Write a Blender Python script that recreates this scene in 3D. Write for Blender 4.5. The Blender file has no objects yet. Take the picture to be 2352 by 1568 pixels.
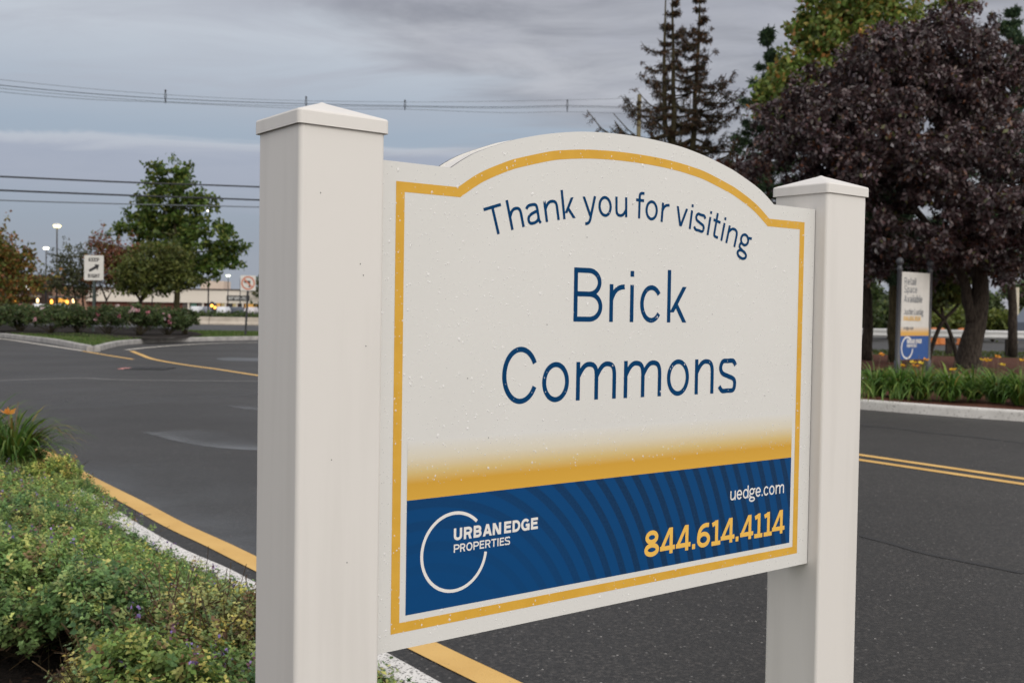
import bpy, bmesh, math, random
import numpy as np
from mathutils import Vector, Matrix
from mathutils.geometry import tessellate_polygon
R = math.radians
rng = np.random.default_rng(7)
random.seed(7)
SC = bpy.context.scene
COL = SC.collection

# ------------------------------------------------------------------ camera
CAM_H = 1.45
FPX, PITCH, ROLL = 2448.5, -0.02838, 0.01562        # focal length in px of a 2352 px wide frame
cd = bpy.data.cameras.new('camera')
cam = bpy.data.objects.new('camera', cd); COL.objects.link(cam)
SC.camera = cam
cd.sensor_width = 36.0
cd.lens = FPX / 2352 * 36
cd.clip_start = 0.05; cd.clip_end = 5000
cd.dof.use_dof = True; cd.dof.focus_distance = 1.78; cd.dof.aperture_fstop = 11.0
fw = Vector((0, math.cos(PITCH), math.sin(PITCH))); up0 = Vector((0, -math.sin(PITCH), math.cos(PITCH))); r0 = Vector((1, 0, 0))
rt = math.cos(ROLL) * r0 + math.sin(ROLL) * up0
up = -math.sin(ROLL) * r0 + math.cos(ROLL) * up0
M = Matrix((rt, up, -fw)).transposed().to_4x4(); M.translation = (0, 0, CAM_H)
cam.matrix_world = M

# ------------------------------------------------------------------ world, sun, exposure
SUN_EL, SUN_AZ = R(28), R(146)          # azimuth clockwise from +Y: behind the camera, to the right
sun_dir = Vector((math.sin(SUN_AZ) * math.cos(SUN_EL), math.cos(SUN_AZ) * math.cos(SUN_EL), math.sin(SUN_EL)))
W = bpy.data.worlds.new('World'); SC.world = W; W.use_nodes = True
def build_world():
    nt = W.node_tree; n = nt.nodes; l = nt.links
    n.clear()
    def N(t, **k):
        x = n.new(t)
        for a, b in k.items(): setattr(x, a, b)
        return x
    def math_(op, a, b=None, c=None, clamp=False):
        m = N('ShaderNodeMath', operation=op); m.use_clamp = clamp
        for i, v in enumerate((a, b, c)):
            if v is None: continue
            if isinstance(v, (int, float)): m.inputs[i].default_value = v
            else: l.new(v, m.inputs[i])
        return m.outputs[0]
    def mix(f, a, b, bt='MIX'):
        m = N('ShaderNodeMix', data_type='RGBA', blend_type=bt)
        for i, v in ((0, f), (6, a), (7, b)):
            if isinstance(v, (int, float)): m.inputs[i].default_value = v
            elif isinstance(v, tuple): m.inputs[i].default_value = (*v, 1)
            else: l.new(v, m.inputs[i])
        return m.outputs[2]
    def sm(v, a, b):
        m = N('ShaderNodeMapRange', interpolation_type='SMOOTHSTEP')
        l.new(v, m.inputs[0]); m.inputs[1].default_value = a; m.inputs[2].default_value = b
        return m.outputs[0]
    tc = N('ShaderNodeTexCoord')
    sep = N('ShaderNodeSeparateXYZ'); l.new(tc.outputs['Generated'], sep.inputs[0])
    x, y, z = sep.outputs
    den = math_('ADD', math_('MAXIMUM', z, 0.0), 0.10)
    cx = math_('DIVIDE', x, den); cy = math_('DIVIDE', y, den)
    cmb = N('ShaderNodeCombineXYZ'); l.new(cx, cmb.inputs[0]); l.new(cy, cmb.inputs[1])
    def noise(scale, det, rough, dist, off):
        mp = N('ShaderNodeMapping'); l.new(cmb.outputs[0], mp.inputs[0]); mp.inputs['Location'].default_value = off
        mp.inputs['Rotation'].default_value = (0, 0, R(14)); mp.inputs['Scale'].default_value = (0.75, 1.25, 1)
        t = N('ShaderNodeTexNoise'); l.new(mp.outputs[0], t.inputs['Vector'])
        t.inputs['Scale'].default_value = scale; t.inputs['Detail'].default_value = det
        t.inputs['Roughness'].default_value = rough; t.inputs['Distortion'].default_value = dist
        return t.outputs['Fac']
    n1 = noise(0.42, 6, 0.52, 0.5, (3.1, 1.7, 0))
    n2 = noise(1.3, 8, 0.6, 0.6, (0.4, 5.2, 0))
    n3 = noise(2.2, 8, 0.6, 0.5, (7.4, 2.2, 0))
    # overcast layer: bluish low band, a long bank with a bright rim, pale middle, lilac-grey heavy cloud to the right
    def ramp(v, stops):
        r = N('ShaderNodeValToRGB'); e = r.color_ramp.elements
        while len(e) < len(stops): e.new(0.5)
        for i, (p, c) in enumerate(stops): e[i].position = p; e[i].color = (*c, 1)
        l.new(v, r.inputs[0]); return r.outputs[0]
    zw = math_('MULTIPLY', math_('ADD', z, math_('MULTIPLY', math_('SUBTRACT', n1, 0.5), 0.07)), 2.0)
    base = ramp(zw, ((0.0, (0.36, 0.39, 0.455)), (0.12, (0.325, 0.365, 0.445)), (0.22, (0.335, 0.395, 0.485)), (0.31, (0.375, 0.445, 0.54)), (0.39, (0.48, 0.53, 0.605)), (0.47, (0.58, 0.62, 0.68)), (0.58, (0.48, 0.50, 0.55)), (0.8, (0.55, 0.57, 0.63))))
    zb = math_('SUBTRACT', z, math_('MULTIPLY', math_('SUBTRACT', n2, 0.5), 0.035))
    left = sm(x, 0.08, -0.10)
    bank = math_('MULTIPLY', math_('MULTIPLY', sm(zb, 0.149, 0.140), sm(zb, 0.075, 0.115)), left)
    base = mix(math_('MULTIPLY', bank, 0.75), base, mix(n3, (0.35, 0.375, 0.475), (0.45, 0.465, 0.555)))
    rim = math_('MULTIPLY', math_('MULTIPLY', sm(zb, 0.150, 0.145), sm(zb, 0.134, 0.145)), left)
    base = mix(math_('MULTIPLY', rim, 0.65), base, (0.58, 0.60, 0.655))
    heavy = sm(math_('ADD', math_('ADD', math_('MULTIPLY', n1, 1.0), math_('MULTIPLY', n2, 0.45)), math_('ADD', math_('MULTIPLY', x, 0.9), math_('MULTIPLY', z, 1.7))), 0.92, 1.08)
    lil = mix(sm(n3, 0.3, 0.7), (0.27, 0.272, 0.31), (0.53, 0.535, 0.575))
    front = mix(math_('MULTIPLY', heavy, 0.92), base, lil)
    wisp = math_('MULTIPLY', math_('MULTIPLY', sm(n2, 0.42, 0.62), sm(z, 0.14, 0.22)), 0.60)
    front = mix(wisp, front, (0.44, 0.45, 0.51))
    # brighter towards the low sun behind the camera and overhead
    dp = N('ShaderNodeVectorMath', operation='DOT_PRODUCT'); l.new(tc.outputs['Generated'], dp.inputs[0]); dp.inputs[1].default_value = sun_dir
    west = sm(dp.outputs['Value'], -0.45, 0.75)
    zen = sm(z, 0.30, 0.9)
    col = mix(west, front, (1.50, 1.45, 1.38))
    col = mix(zen, col, (1.25, 1.22, 1.22))
    sky = N('ShaderNodeTexSky', sky_type='NISHITA'); sky.sun_disc = False
    sky.sun_elevation = SUN_EL; sky.sun_rotation = SUN_AZ; sky.air_density = 1.0; sky.dust_density = 2.0
    b1 = N('ShaderNodeBackground'); l.new(sky.outputs[0], b1.inputs[0]); b1.inputs[1].default_value = 0.08
    b2 = N('ShaderNodeBackground'); l.new(col, b2.inputs[0]); b2.inputs[1].default_value = 1.0
    mx = N('ShaderNodeMixShader'); mx.inputs[0].default_value = 0.88
    l.new(b1.outputs[0], mx.inputs[1]); l.new(b2.outputs[0], mx.inputs[2])
    out = N('ShaderNodeOutputWorld'); l.new(mx.outputs[0], out.inputs[0])
build_world()
sd = bpy.data.lights.new('sun', 'SUN'); sd.energy = 1.0; sd.angle = R(28); sd.color = (1.0, 0.965, 0.92)
sun = bpy.data.objects.new('sun', sd); COL.objects.link(sun)
sun.rotation_euler = sun_dir.to_track_quat('Z', 'Y').to_euler()
vs = SC.view_settings
vs.view_transform = 'Standard'; vs.look = 'None'; vs.gamma = 1; vs.exposure = 0.0; vs.use_curve_mapping = False
SC.cycles.use_denoising = True
SC.cycles.max_bounces = 6; SC.cycles.transparent_max_bounces = 12

# ------------------------------------------------------------------ layout helpers
cR, sR = math.cos(ROLL), math.sin(ROLL); cP, sP = math.cos(PITCH), math.sin(PITCH)
def ray(px, py):
    x = (px - 1176) / FPX; y = (py - 784) / FPX
    u = cR * x + sR * y; v = -sR * x + cR * y
    return Vector((u, cP + v * sP, sP - v * cP))
def at(px, py, Y):
    r = ray(px, py); r = r * (Y / r.y)
    return Vector((r.x, r.y, r.z + CAM_H))
def gr(px, py, z=0.0):
    r = ray(px, py); t = (z - CAM_H) / r.z
    return Vector((r.x * t, r.y * t, z))
def m_px(Y): return Y / FPX

# ------------------------------------------------------------------ materials
def mat(name, color=(0.5, 0.5, 0.5), rough=0.6, spec=0.5, metal=0.0, build=None):
    m = bpy.data.materials.new(name); m.use_nodes = True
    b = m.node_tree.nodes['Principled BSDF']
    b.inputs['Base Color'].default_value = (*color, 1); b.inputs['Roughness'].default_value = rough
    b.inputs['Metallic'].default_value = metal; b.inputs['Specular IOR Level'].default_value = spec
    if build: build(m.node_tree, b)
    return m
def nd(nt, t, **k):
    x = nt.nodes.new(t)
    for a, b in k.items():
        if a in x.inputs.keys() if hasattr(x.inputs, 'keys') else False: x.inputs[a].default_value = b
        else: setattr(x, a, b)
    return x
def noise_col(nt, b, c0, c1, scale, lo=0.35, hi=0.65, det=5, coord='Object', bump=0.0, bscale=None, rough=None, bdist=0.01, stretch=None):
    tc = nt.nodes.new('ShaderNodeTexCoord')
    vec = tc.outputs[coord]
    if stretch:
        mp = nt.nodes.new('ShaderNodeMapping'); mp.inputs['Scale'].default_value = stretch
        nt.links.new(vec, mp.inputs[0]); vec = mp.outputs[0]
    t = nt.nodes.new('ShaderNodeTexNoise'); t.inputs['Scale'].default_value = scale; t.inputs['Detail'].default_value = det
    nt.links.new(vec, t.inputs['Vector'])
    r = nt.nodes.new('ShaderNodeValToRGB'); r.color_ramp.elements[0].position = lo; r.color_ramp.elements[1].position = hi
    r.color_ramp.elements[0].color = (*c0, 1); r.color_ramp.elements[1].color = (*c1, 1)
    nt.links.new(t.outputs['Fac'], r.inputs[0]); nt.links.new(r.outputs[0], b.inputs['Base Color'])
    if bump:
        t2 = nt.nodes.new('ShaderNodeTexNoise'); t2.inputs['Scale'].default_value = bscale or scale; t2.inputs['Detail'].default_value = 6
        nt.links.new(tc.outputs[coord], t2.inputs['Vector'])
        bp = nt.nodes.new('ShaderNodeBump'); bp.inputs['Strength'].default_value = bump; bp.inputs['Distance'].default_value = bdist
        nt.links.new(t2.outputs['Fac'], bp.inputs['Height']); nt.links.new(bp.outputs[0], b.inputs['Normal'])
    return r
def nmat(name, c0, c1, scale, rough=0.7, spec=0.4, **k):
    return mat(name, c0, rough, spec, build=lambda nt, b: noise_col(nt, b, c0, c1, scale, **k))

def leaf_mat(name, trans=0.25, rough=0.55, spec=0.35):
    m = bpy.data.materials.new(name); m.use_nodes = True
    nt = m.node_tree; b = nt.nodes['Principled BSDF']
    a = nt.nodes.new('ShaderNodeAttribute'); a.attribute_name = 'tint'
    nt.links.new(a.outputs['Color'], b.inputs['Base Color'])
    b.inputs['Roughness'].default_value = rough; b.inputs['Specular IOR Level'].default_value = spec
    tr = nt.nodes.new('ShaderNodeBsdfTranslucent'); nt.links.new(a.outputs['Color'], tr.inputs[0])
    mx = nt.nodes.new('ShaderNodeMixShader'); mx.inputs[0].default_value = trans
    nt.links.new(b.outputs[0], mx.inputs[1]); nt.links.new(tr.outputs[0], mx.inputs[2])
    nt.links.new(mx.outputs[0], nt.nodes['Material Output'].inputs[0])
    return m
def emit(name, color, strength):
    m = mat(name, color, 0.5)
    b = m.node_tree.nodes['Principled BSDF']
    b.inputs['Emission Color'].default_value = (*color, 1); b.inputs['Emission Strength'].default_value = strength
    return m

def asphalt(nt, b):
    L = nt.links
    tc = nt.nodes.new('ShaderNodeTexCoord'); O = tc.outputs['Object']
    def tn(scale, det=4, rough=0.6):
        t = nt.nodes.new('ShaderNodeTexNoise'); t.inputs['Scale'].default_value = scale; t.inputs['Detail'].default_value = det
        t.inputs['Roughness'].default_value = rough; L.new(O, t.inputs['Vector']); return t.outputs['Fac']
    def ramp(f, *st):
        r = nt.nodes.new('ShaderNodeValToRGB'); e = r.color_ramp.elements
        while len(e) < len(st): e.new(0.5)
        for i, (p, c) in enumerate(st): e[i].position = p; e[i].color = (*c, 1)
        L.new(f, r.inputs[0]); return r.outputs[0]
    def mix(f, a, c, bt='MIX'):
        m = nt.nodes.new('ShaderNodeMix'); m.data_type = 'RGBA'; m.blend_type = bt
        if isinstance(f, float): m.inputs[0].default_value = f
        else: L.new(f, m.inputs[0])
        for i, v in ((6, a), (7, c)):
            if isinstance(v, tuple): m.inputs[i].default_value = (*v, 1)
            else: L.new(v, m.inputs[i])
        return m.outputs[2]
    big = ramp(tn(0.35, 3), (0.32, (0.0135, 0.0124, 0.0115)), (0.5, (0.0200, 0.0184, 0.0172)), (0.70, (0.028, 0.026, 0.0245)))
    fine = ramp(tn(52, 3, 0.85), (0.30, (0.22, 0.22, 0.22)), (0.50, (0.8, 0.8, 0.8)), (0.72, (2.6, 2.6, 2.5)))
    c = mix(1.0, big, fine, 'MULTIPLY')
    vo = nt.nodes.new('ShaderNodeTexVoronoi'); vo.inputs['Scale'].default_value = 62; L.new(O, vo.inputs['Vector'])
    sp = nt.nodes.new('ShaderNodeSeparateColor'); L.new(vo.outputs['Color'], sp.inputs[0])
    g1 = nt.nodes.new('ShaderNodeMath'); g1.operation = 'GREATER_THAN'; g1.inputs[1].default_value = 0.955; L.new(sp.outputs[0], g1.inputs[0])
    g2 = nt.nodes.new('ShaderNodeMath'); g2.operation = 'LESS_THAN'; g2.inputs[1].default_value = 0.33; L.new(vo.outputs['Distance'], g2.inputs[0])
    g3 = nt.nodes.new('ShaderNodeMath'); g3.operation = 'MULTIPLY'; L.new(g1.outputs[0], g3.inputs[0]); L.new(g2.outputs[0], g3.inputs[1])
    stone = ramp(sp.outputs[1], (0.0, (0.10, 0.10, 0.10)), (0.8, (0.16, 0.15, 0.14)), (1.0, (0.34, 0.32, 0.30)))
    agg = ramp(sp.outputs[2], (0.0, (0.45, 0.45, 0.45)), (0.6, (0.95, 0.95, 0.95)), (1.0, (2.1, 2.05, 2.0)))
    c = mix(0.8, c, agg, 'MULTIPLY')
    c = mix(g3.outputs[0], c, stone)
    L.new(c, b.inputs['Base Color'])
    rr = nt.nodes.new('ShaderNodeMapRange'); L.new(tn(0.5, 3), rr.inputs[0]); rr.inputs[3].default_value = 0.48; rr.inputs[4].default_value = 0.66
    L.new(rr.outputs[0], b.inputs['Roughness'])
    bp = nt.nodes.new('ShaderNodeBump'); bp.inputs['Strength'].default_value = 0.6; bp.inputs['Distance'].default_value = 0.006
    L.new(tn(90, 3, 0.7), bp.inputs['Height']); L.new(bp.outputs[0], b.inputs['Normal'])

def worn_paint(paint0, paint1, under, scale, thr, width=0.06):
    def f(nt, b):
        L = nt.links
        tc = nt.nodes.new('ShaderNodeTexCoord')
        t = nt.nodes.new('ShaderNodeTexNoise'); t.inputs['Scale'].default_value = scale; t.inputs['Detail'].default_value = 5; t.inputs['Roughness'].default_value = 0.65
        L.new(tc.outputs['Object'], t.inputs['Vector'])
        t2 = nt.nodes.new('ShaderNodeTexNoise'); t2.inputs['Scale'].default_value = 3; t2.inputs['Detail'].default_value = 6
        L.new(tc.outputs['Object'], t2.inputs['Vector'])
        r = nt.nodes.new('ShaderNodeValToRGB'); r.color_ramp.elements[0].color = (*paint0, 1); r.color_ramp.elements[1].color = (*paint1, 1)
        r.color_ramp.elements[0].position = 0.35; r.color_ramp.elements[1].position = 0.65
        L.new(t2.outputs['Fac'], r.inputs[0])
        mr = nt.nodes.new('ShaderNodeMapRange'); mr.inputs[1].default_value = thr; mr.inputs[2].default_value = thr + width
        L.new(t.outputs['Fac'], mr.inputs[0])
        m = nt.nodes.new('ShaderNodeMix'); m.data_type = 'RGBA'
        L.new(mr.outputs[0], m.inputs[0]); L.new(r.outputs[0], m.inputs[6]); m.inputs[7].default_value = (*under, 1)
        L.new(m.outputs[2], b.inputs['Base Color'])
        bp = nt.nodes.new('ShaderNodeBump'); bp.inputs['Strength'].default_value = 0.4; bp.inputs['Distance'].default_value = 0.004
        L.new(t.outputs['Fac'], bp.inputs['Height']); L.new(bp.outputs[0], b.inputs['Normal'])
    return f

MT = {}
MT['asphalt'] = mat('asphalt', (0.05,) * 3, 0.7, 0.4, build=asphalt)
MT['yellow_line'] = mat('yellow_paint', (0.5, 0.3, 0.06), 0.6, build=worn_paint((0.58, 0.34, 0.085), (0.66, 0.41, 0.12), (0.16, 0.11, 0.06), 45, 0.66))
MT['white_line'] = mat('white_line_paint', (0.5, 0.5, 0.5), 0.6, build=worn_paint((0.50, 0.46, 0.40), (0.58, 0.54, 0.48), (0.12, 0.12, 0.12), 40, 0.64))
MT['curb_white'] = mat('white_curb_paint', (0.6, 0.6, 0.6), 0.8, 0.3, build=worn_paint((0.66, 0.64, 0.62), (0.74, 0.72, 0.69), (0.07, 0.068, 0.06), 85, 0.53, 0.07))
MT['curb_far'] = mat('dirty_white_curb_paint', (0.6, 0.6, 0.6), 0.8, 0.3, build=worn_paint((0.50, 0.48, 0.45), (0.62, 0.60, 0.57), (0.12, 0.11, 0.10), 30, 0.57, 0.12))
MT['concrete'] = nmat('concrete', (0.26, 0.25, 0.245), (0.40, 0.385, 0.37), 3.0, 0.85, 0.3, bump=0.3, bscale=30)
MT['mulch'] = nmat('mulch', (0.006, 0.005, 0.0045), (0.028, 0.020, 0.015), 55, 0.9, 0.2, bump=1.0, bscale=70, bdist=0.02)
MT['mulch_brown'] = nmat('brown_mulch', (0.055, 0.020, 0.012), (0.13, 0.050, 0.030), 18, 0.95, 0.2, bump=1.0, bscale=25, bdist=0.03)
MT['lawn'] = nmat('lawn_soil', (0.045, 0.075, 0.018), (0.085, 0.115, 0.03), 4, 0.9, 0.2, bump=0.6, bscale=40, bdist=0.03)
MT['bark'] = nmat('bark', (0.020, 0.015, 0.012), (0.060, 0.048, 0.038), 9, 0.9, 0.2, bump=0.9, bscale=14, bdist=0.03, stretch=(3, 3, 0.6))
MT['bark_olive'] = nmat('olive_bark', (0.030, 0.026, 0.014), (0.075, 0.062, 0.032), 7, 0.9, 0.2, bump=0.9, bscale=14, bdist=0.03, stretch=(3, 3, 0.6))
MT['leaf'] = leaf_mat('leaves', 0.32)
MT['leaf_gloss'] = leaf_mat('glossy_leaves', 0.18, 0.42, 0.6)
MT['needle'] = leaf_mat('needles', 0.08, 0.7)
MT['petal'] = leaf_mat('petals', 0.3, 0.5)
MT['metal_dark'] = mat('dark_metal', (0.025, 0.026, 0.03), 0.45, 0.5)
MT['metal_green'] = nmat('green_steel', (0.035, 0.05, 0.045), (0.06, 0.075, 0.07), 8, 0.6)
MT['galv'] = nmat('galvanised_steel', (0.46, 0.47, 0.48), (0.60, 0.61, 0.62), 4, 0.5)
MT['wire'] = mat('black_wire', (0.018, 0.02, 0.024), 0.6)
MT['wire_grey'] = mat('grey_wire', (0.10, 0.115, 0.13), 0.6)

# ------------------------------------------------------------------ mesh helpers
class MB:
    def __init__(s): s.v = []; s.f = []; s.m = []
    def add(s, vs, fs, mi=0):
        o = len(s.v); s.v += [tuple(p) for p in vs]
        for f in fs: s.f.append(tuple(i + o for i in f)); s.m.append(mi)
        return s
    def box(s, c, d, mi=0, rz=0.0):
        x, y, z = d[0] / 2, d[1] / 2, d[2] / 2; ca, sa = math.cos(rz), math.sin(rz); vs = []
        for dz in (-z, z):
            for dx, dy in ((-x, -y), (x, -y), (x, y), (-x, y)):
                vs.append((c[0] + dx * ca - dy * sa, c[1] + dx * sa + dy * ca, c[2] + dz))
        return s.add(vs, [(3, 2, 1, 0), (4, 5, 6, 7), (0, 1, 5, 4), (1, 2, 6, 5), (2, 3, 7, 6), (3, 0, 4, 7)], mi)
    def tube(s, pts, rad, n=8, mi=0, cap=True):
        pts = [Vector(p) for p in pts]; rings = []
        rs = rad if isinstance(rad, (list, tuple)) else [rad] * len(pts)
        ref = None
        for i, p in enumerate(pts):
            d = (pts[min(i + 1, len(pts) - 1)] - pts[max(i - 1, 0)]).normalized()
            if ref is None: ref = Vector((1, 0, 0)) if abs(d.x) < 0.8 else Vector((0, 1, 0))
            a = (ref - d * ref.dot(d)).normalized(); b = d.cross(a); ref = a
            rings.append([p + (a * math.cos(t) + b * math.sin(t)) * rs[i] for t in [2 * math.pi * k / n for k in range(n)]])
        vs = [q for r_ in rings for q in r_]; fs = []
        for i in range(len(pts) - 1):
            for k in range(n):
                k2 = (k + 1) % n; fs.append((i * n + k, i * n + k2, (i + 1) * n + k2, (i + 1) * n + k))
        if cap: fs.append(tuple(range(n - 1, -1, -1))); fs.append(tuple((len(pts) - 1) * n + k for k in range(n)))
        return s.add(vs, fs, mi)
    def lathe(s, c, prof, n=20, mi=0):
        vs = []; fs = []
        for r_, z in prof:
            for k in range(n):
                t = 2 * math.pi * k / n; vs.append((c[0] + r_ * math.cos(t), c[1] + r_ * math.sin(t), c[2] + z))
        for i in range(len(prof) - 1):
            for k in range(n):
                k2 = (k + 1) % n; fs.append((i * n + k, i * n + k2, (i + 1) * n + k2, (i + 1) * n + k))
        fs.append(tuple(range(n - 1, -1, -1))); fs.append(tuple((len(prof) - 1) * n + k for k in range(n)))
        return s.add(vs, fs, mi)
    def prism(s, poly, f0, f1, mi=0, mside=None, mback=None):
        """poly: 2D outline (counter-clockwise); f0/f1 map (x,y) to the front/back vertex"""
        n = len(poly); tri = tessellate_polygon([[Vector((p[0], p[1], 0)) for p in poly]])
        F = [f0(*p) for p in poly]; B = [f1(*p) for p in poly]
        s.add(F, tri, mi); s.add(B, [t[::-1] for t in tri], mi if mback is None else mback)
        s.add(F + B, [(i, (i + 1) % n, n + (i + 1) % n, n + i) for i in range(n)], mi if mside is None else mside)
        return s
    def flat(s, poly, f, mi=0):
        tri = tessellate_polygon([[Vector((p[0], p[1], 0)) for p in poly]])
        return s.add([f(*p) for p in poly], tri, mi)
    def build(s, name, mats, parent=None, smooth=False, origin=None, fix=True):
        me = bpy.data.meshes.new(name)
        v = s.v
        if origin is not None: v = [(p[0] - origin[0], p[1] - origin[1], p[2] - origin[2]) for p in v]
        me.from_pydata(v, [], s.f)
        mats = mats if isinstance(mats, (list, tuple)) else [mats]
        for m in mats: me.materials.append(m)
        if len(mats) > 1: me.polygons.foreach_set('material_index', s.m)
        if fix:
            bm = bmesh.new(); bm.from_mesh(me); bmesh.ops.recalc_face_normals(bm, faces=bm.faces); bm.to_mesh(me); bm.free()
        if smooth: me.shade_smooth()
        me.update()
        o = bpy.data.objects.new(name, me); COL.objects.link(o)
        if parent is not None: o.parent = parent
        elif origin is not None: o.location = origin
        return o
def thing(name, label, cat, loc, group=None, rz=0.0):
    o = bpy.data.objects.new(name, None); o.empty_display_size = 0.2; COL.objects.link(o)
    o.location = loc; o.rotation_euler = (0, 0, rz); o['label'] = label; o['category'] = cat
    if group: o['group'] = group
    return o
def tag(o, label, cat=None, group=None, kind=None):
    o['label'] = label
    if cat: o['category'] = cat
    if group: o['group'] = group
    if kind: o['kind'] = kind
    return o
def structure(o): o['kind'] = 'structure'; return o

def quads(name, V, T, m, parent=None, origin=(0, 0, 0), per=4):
    """V (n,per,3) one leaf per row, T (n,3) tint per leaf"""
    n = len(V); me = bpy.data.meshes.new(name)
    V = (np.asarray(V, dtype=np.float64) - np.asarray(origin)).astype(np.float32)
    me.vertices.add(n * per); me.vertices.foreach_set('co', V.reshape(-1))
    me.loops.add(n * per); me.polygons.add(n)
    me.loops.foreach_set('vertex_index', np.arange(n * per, dtype=np.int32))
    me.polygons.foreach_set('loop_start', np.arange(0, n * per, per, dtype=np.int32))
    me.update(calc_edges=True); me.validate()
    a = me.color_attributes.new('tint', 'FLOAT_COLOR', 'POINT')
    c = np.ones((n, per, 4), np.float32); c[:, :, :3] = np.asarray(T)[:, None, :]
    a.data.foreach_set('color', c.reshape(-1))
    me.materials.append(m)
    o = bpy.data.objects.new(name, me); COL.objects.link(o)
    if parent is not None: o.parent = parent
    else: o.location = origin
    return o
def unit(a): return a / np.maximum(np.linalg.norm(a, axis=-1, keepdims=True), 1e-9)
def leaves(P, length, width, dirs=None, droop=0.3, upbias=0.5):
    """diamond leaves at points P -> (n,4,3)"""
    n = len(P)
    d = rng.normal(size=(n, 3)); d[:, 2] -= droop
    if dirs is not None: d = d * 0.6 + dirs * 1.2
    d = unit(d)
    nn = rng.normal(size=(n, 3)); nn[:, 2] += upbias
    s = unit(np.cross(d, nn))
    u = unit(np.cross(s, d))
    L = (length * rng.uniform(0.7, 1.25, n))[:, None]; w = (width * rng.uniform(0.7, 1.2, n))[:, None]
    a = P; b = P + d * L * 0.45 + s * w * 0.5 + u * w * 0.12; c = P + d * L; e = P + d * L * 0.45 - s * w * 0.5 + u * w * 0.12
    return np.stack([a, b, c, e], 1)
def palette(n, cols, wts, var=0.25):
    cols = np.array(cols); k = rng.choice(len(cols), n, p=np.array(wts) / sum(wts))
    return cols[k] * rng.uniform(1 - var, 1 + var, (n, 1)) * rng.uniform(0.92, 1.08, (n, 3))

def ribbon(pts, width, off=0.0):
    """left and right edges of a 2D path"""
    n = len(pts); a = []; b = []
    for i in range(n):
        d0 = Vector(pts[i]) - Vector(pts[i - 1]) if i > 0 else None
        d1 = Vector(pts[i + 1]) - Vector(pts[i]) if i < n - 1 else None
        d0 = d0 or d1; d1 = d1 or d0
        d0 = d0.normalized(); d1 = d1.normalized()
        n0 = Vector((-d0.y, d0.x)); n1 = Vector((-d1.y, d1.x)); nn = (n0 + n1).normalized(); k = 1 / max(0.4, nn.dot(n0))
        c = Vector(pts[i]) + nn * off * k
        a.append(c + nn * width / 2 * k); b.append(c - nn * width / 2 * k)
    return a, b
def strip(name, pts, width, z, m, off=0.0, dense=True):
    if dense: pts = smooth_path(pts, 5)
    a, b = ribbon(pts, width, off); mb = MB(); n = len(pts)
    mb.add([(p.x, p.y, z) for p in a] + [(p.x, p.y, z) for p in b], [(i, n + i, n + i + 1, i + 1) for i in range(n - 1)])
    o = mb.build(name, m, fix=False); return structure(o)
def smooth_path(pts, k=6, closed=False):
    P = [Vector(p) for p in pts]; n = len(P); out = []
    rngi = range(n if closed else n - 1)
    for i in rngi:
        g = (lambda j: P[j % n]) if closed else (lambda j: P[min(max(j, 0), n - 1)])
        p0, p1, p2, p3 = g(i - 1), g(i), g(i + 1), g(i + 2)
        for j in range(k):
            t = j / k
            out.append(0.5 * ((2 * p1) + (p2 - p0) * t + (2 * p0 - 5 * p1 + 4 * p2 - p3) * t * t + (3 * p1 - p0 - 3 * p2 + p3) * t ** 3))
    if not closed: out.append(P[-1])
    return out
def kerb(name, path, width, height, m, side=1, z0=-0.05):
    """kerb whose road edge follows path, width to the left (side=1) or right"""
    prof = [(0, z0), (0.012, height - 0.03), (0.022, height - 0.008), (0.04, height), (width - 0.02, height), (width, height - 0.012), (width, z0)]
    rows = []
    for off, z in prof:
        a, _ = ribbon(path, 0.0, off * side); rows.append([(p.x, p.y, z) for p in a])
    n = len(path); vs = [p for r_ in rows for p in r_]
    fs = [(j * n + i, j * n + i + 1, (j + 1) * n + i + 1, (j + 1) * n + i) for j in range(len(prof) - 1) for i in range(n - 1)]
    fs.append(tuple(j * n for j in range(len(prof)))); fs.append(tuple(j * n + n - 1 for j in range(len(prof) - 1, -1, -1)))
    return MB().add(vs, fs).build(name, m)

# ------------------------------------------------------------------ stroke lettering
def bez(p0, p1, p2, p3, n=10):
    return [tuple((1 - t) ** 3 * a + 3 * (1 - t) ** 2 * t * b + 3 * (1 - t) * t * t * c + t ** 3 * d for a, b, c, d in zip(p0, p1, p2, p3)) for t in [i / n for i in range(n + 1)]]
def ell(cx, cy, rx, ry, a0, a1, n=28):
    return [(cx + rx * math.cos(R(a0 + (a1 - a0) * i / n)), cy + ry * math.sin(R(a0 + (a1 - a0) * i / n))) for i in range(n + 1)]
def cr2(pts, k=8): return [(p[0], p[1]) for p in smooth_path([(x, y, 0) for x, y in pts], k)]
def para(xa, ya, xb, yb, s):
    w = s * math.hypot(xb - xa, yb - ya) / abs(yb - ya)
    return ('p', [(xa, ya), (xa + w, ya), (xb + w, yb), (xb, yb)])
def pw(x0, y0, x1, y1, s): return s * math.hypot(x1 - x0, y1 - y0) / max(abs(y1 - y0), 1e-6)
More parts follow.
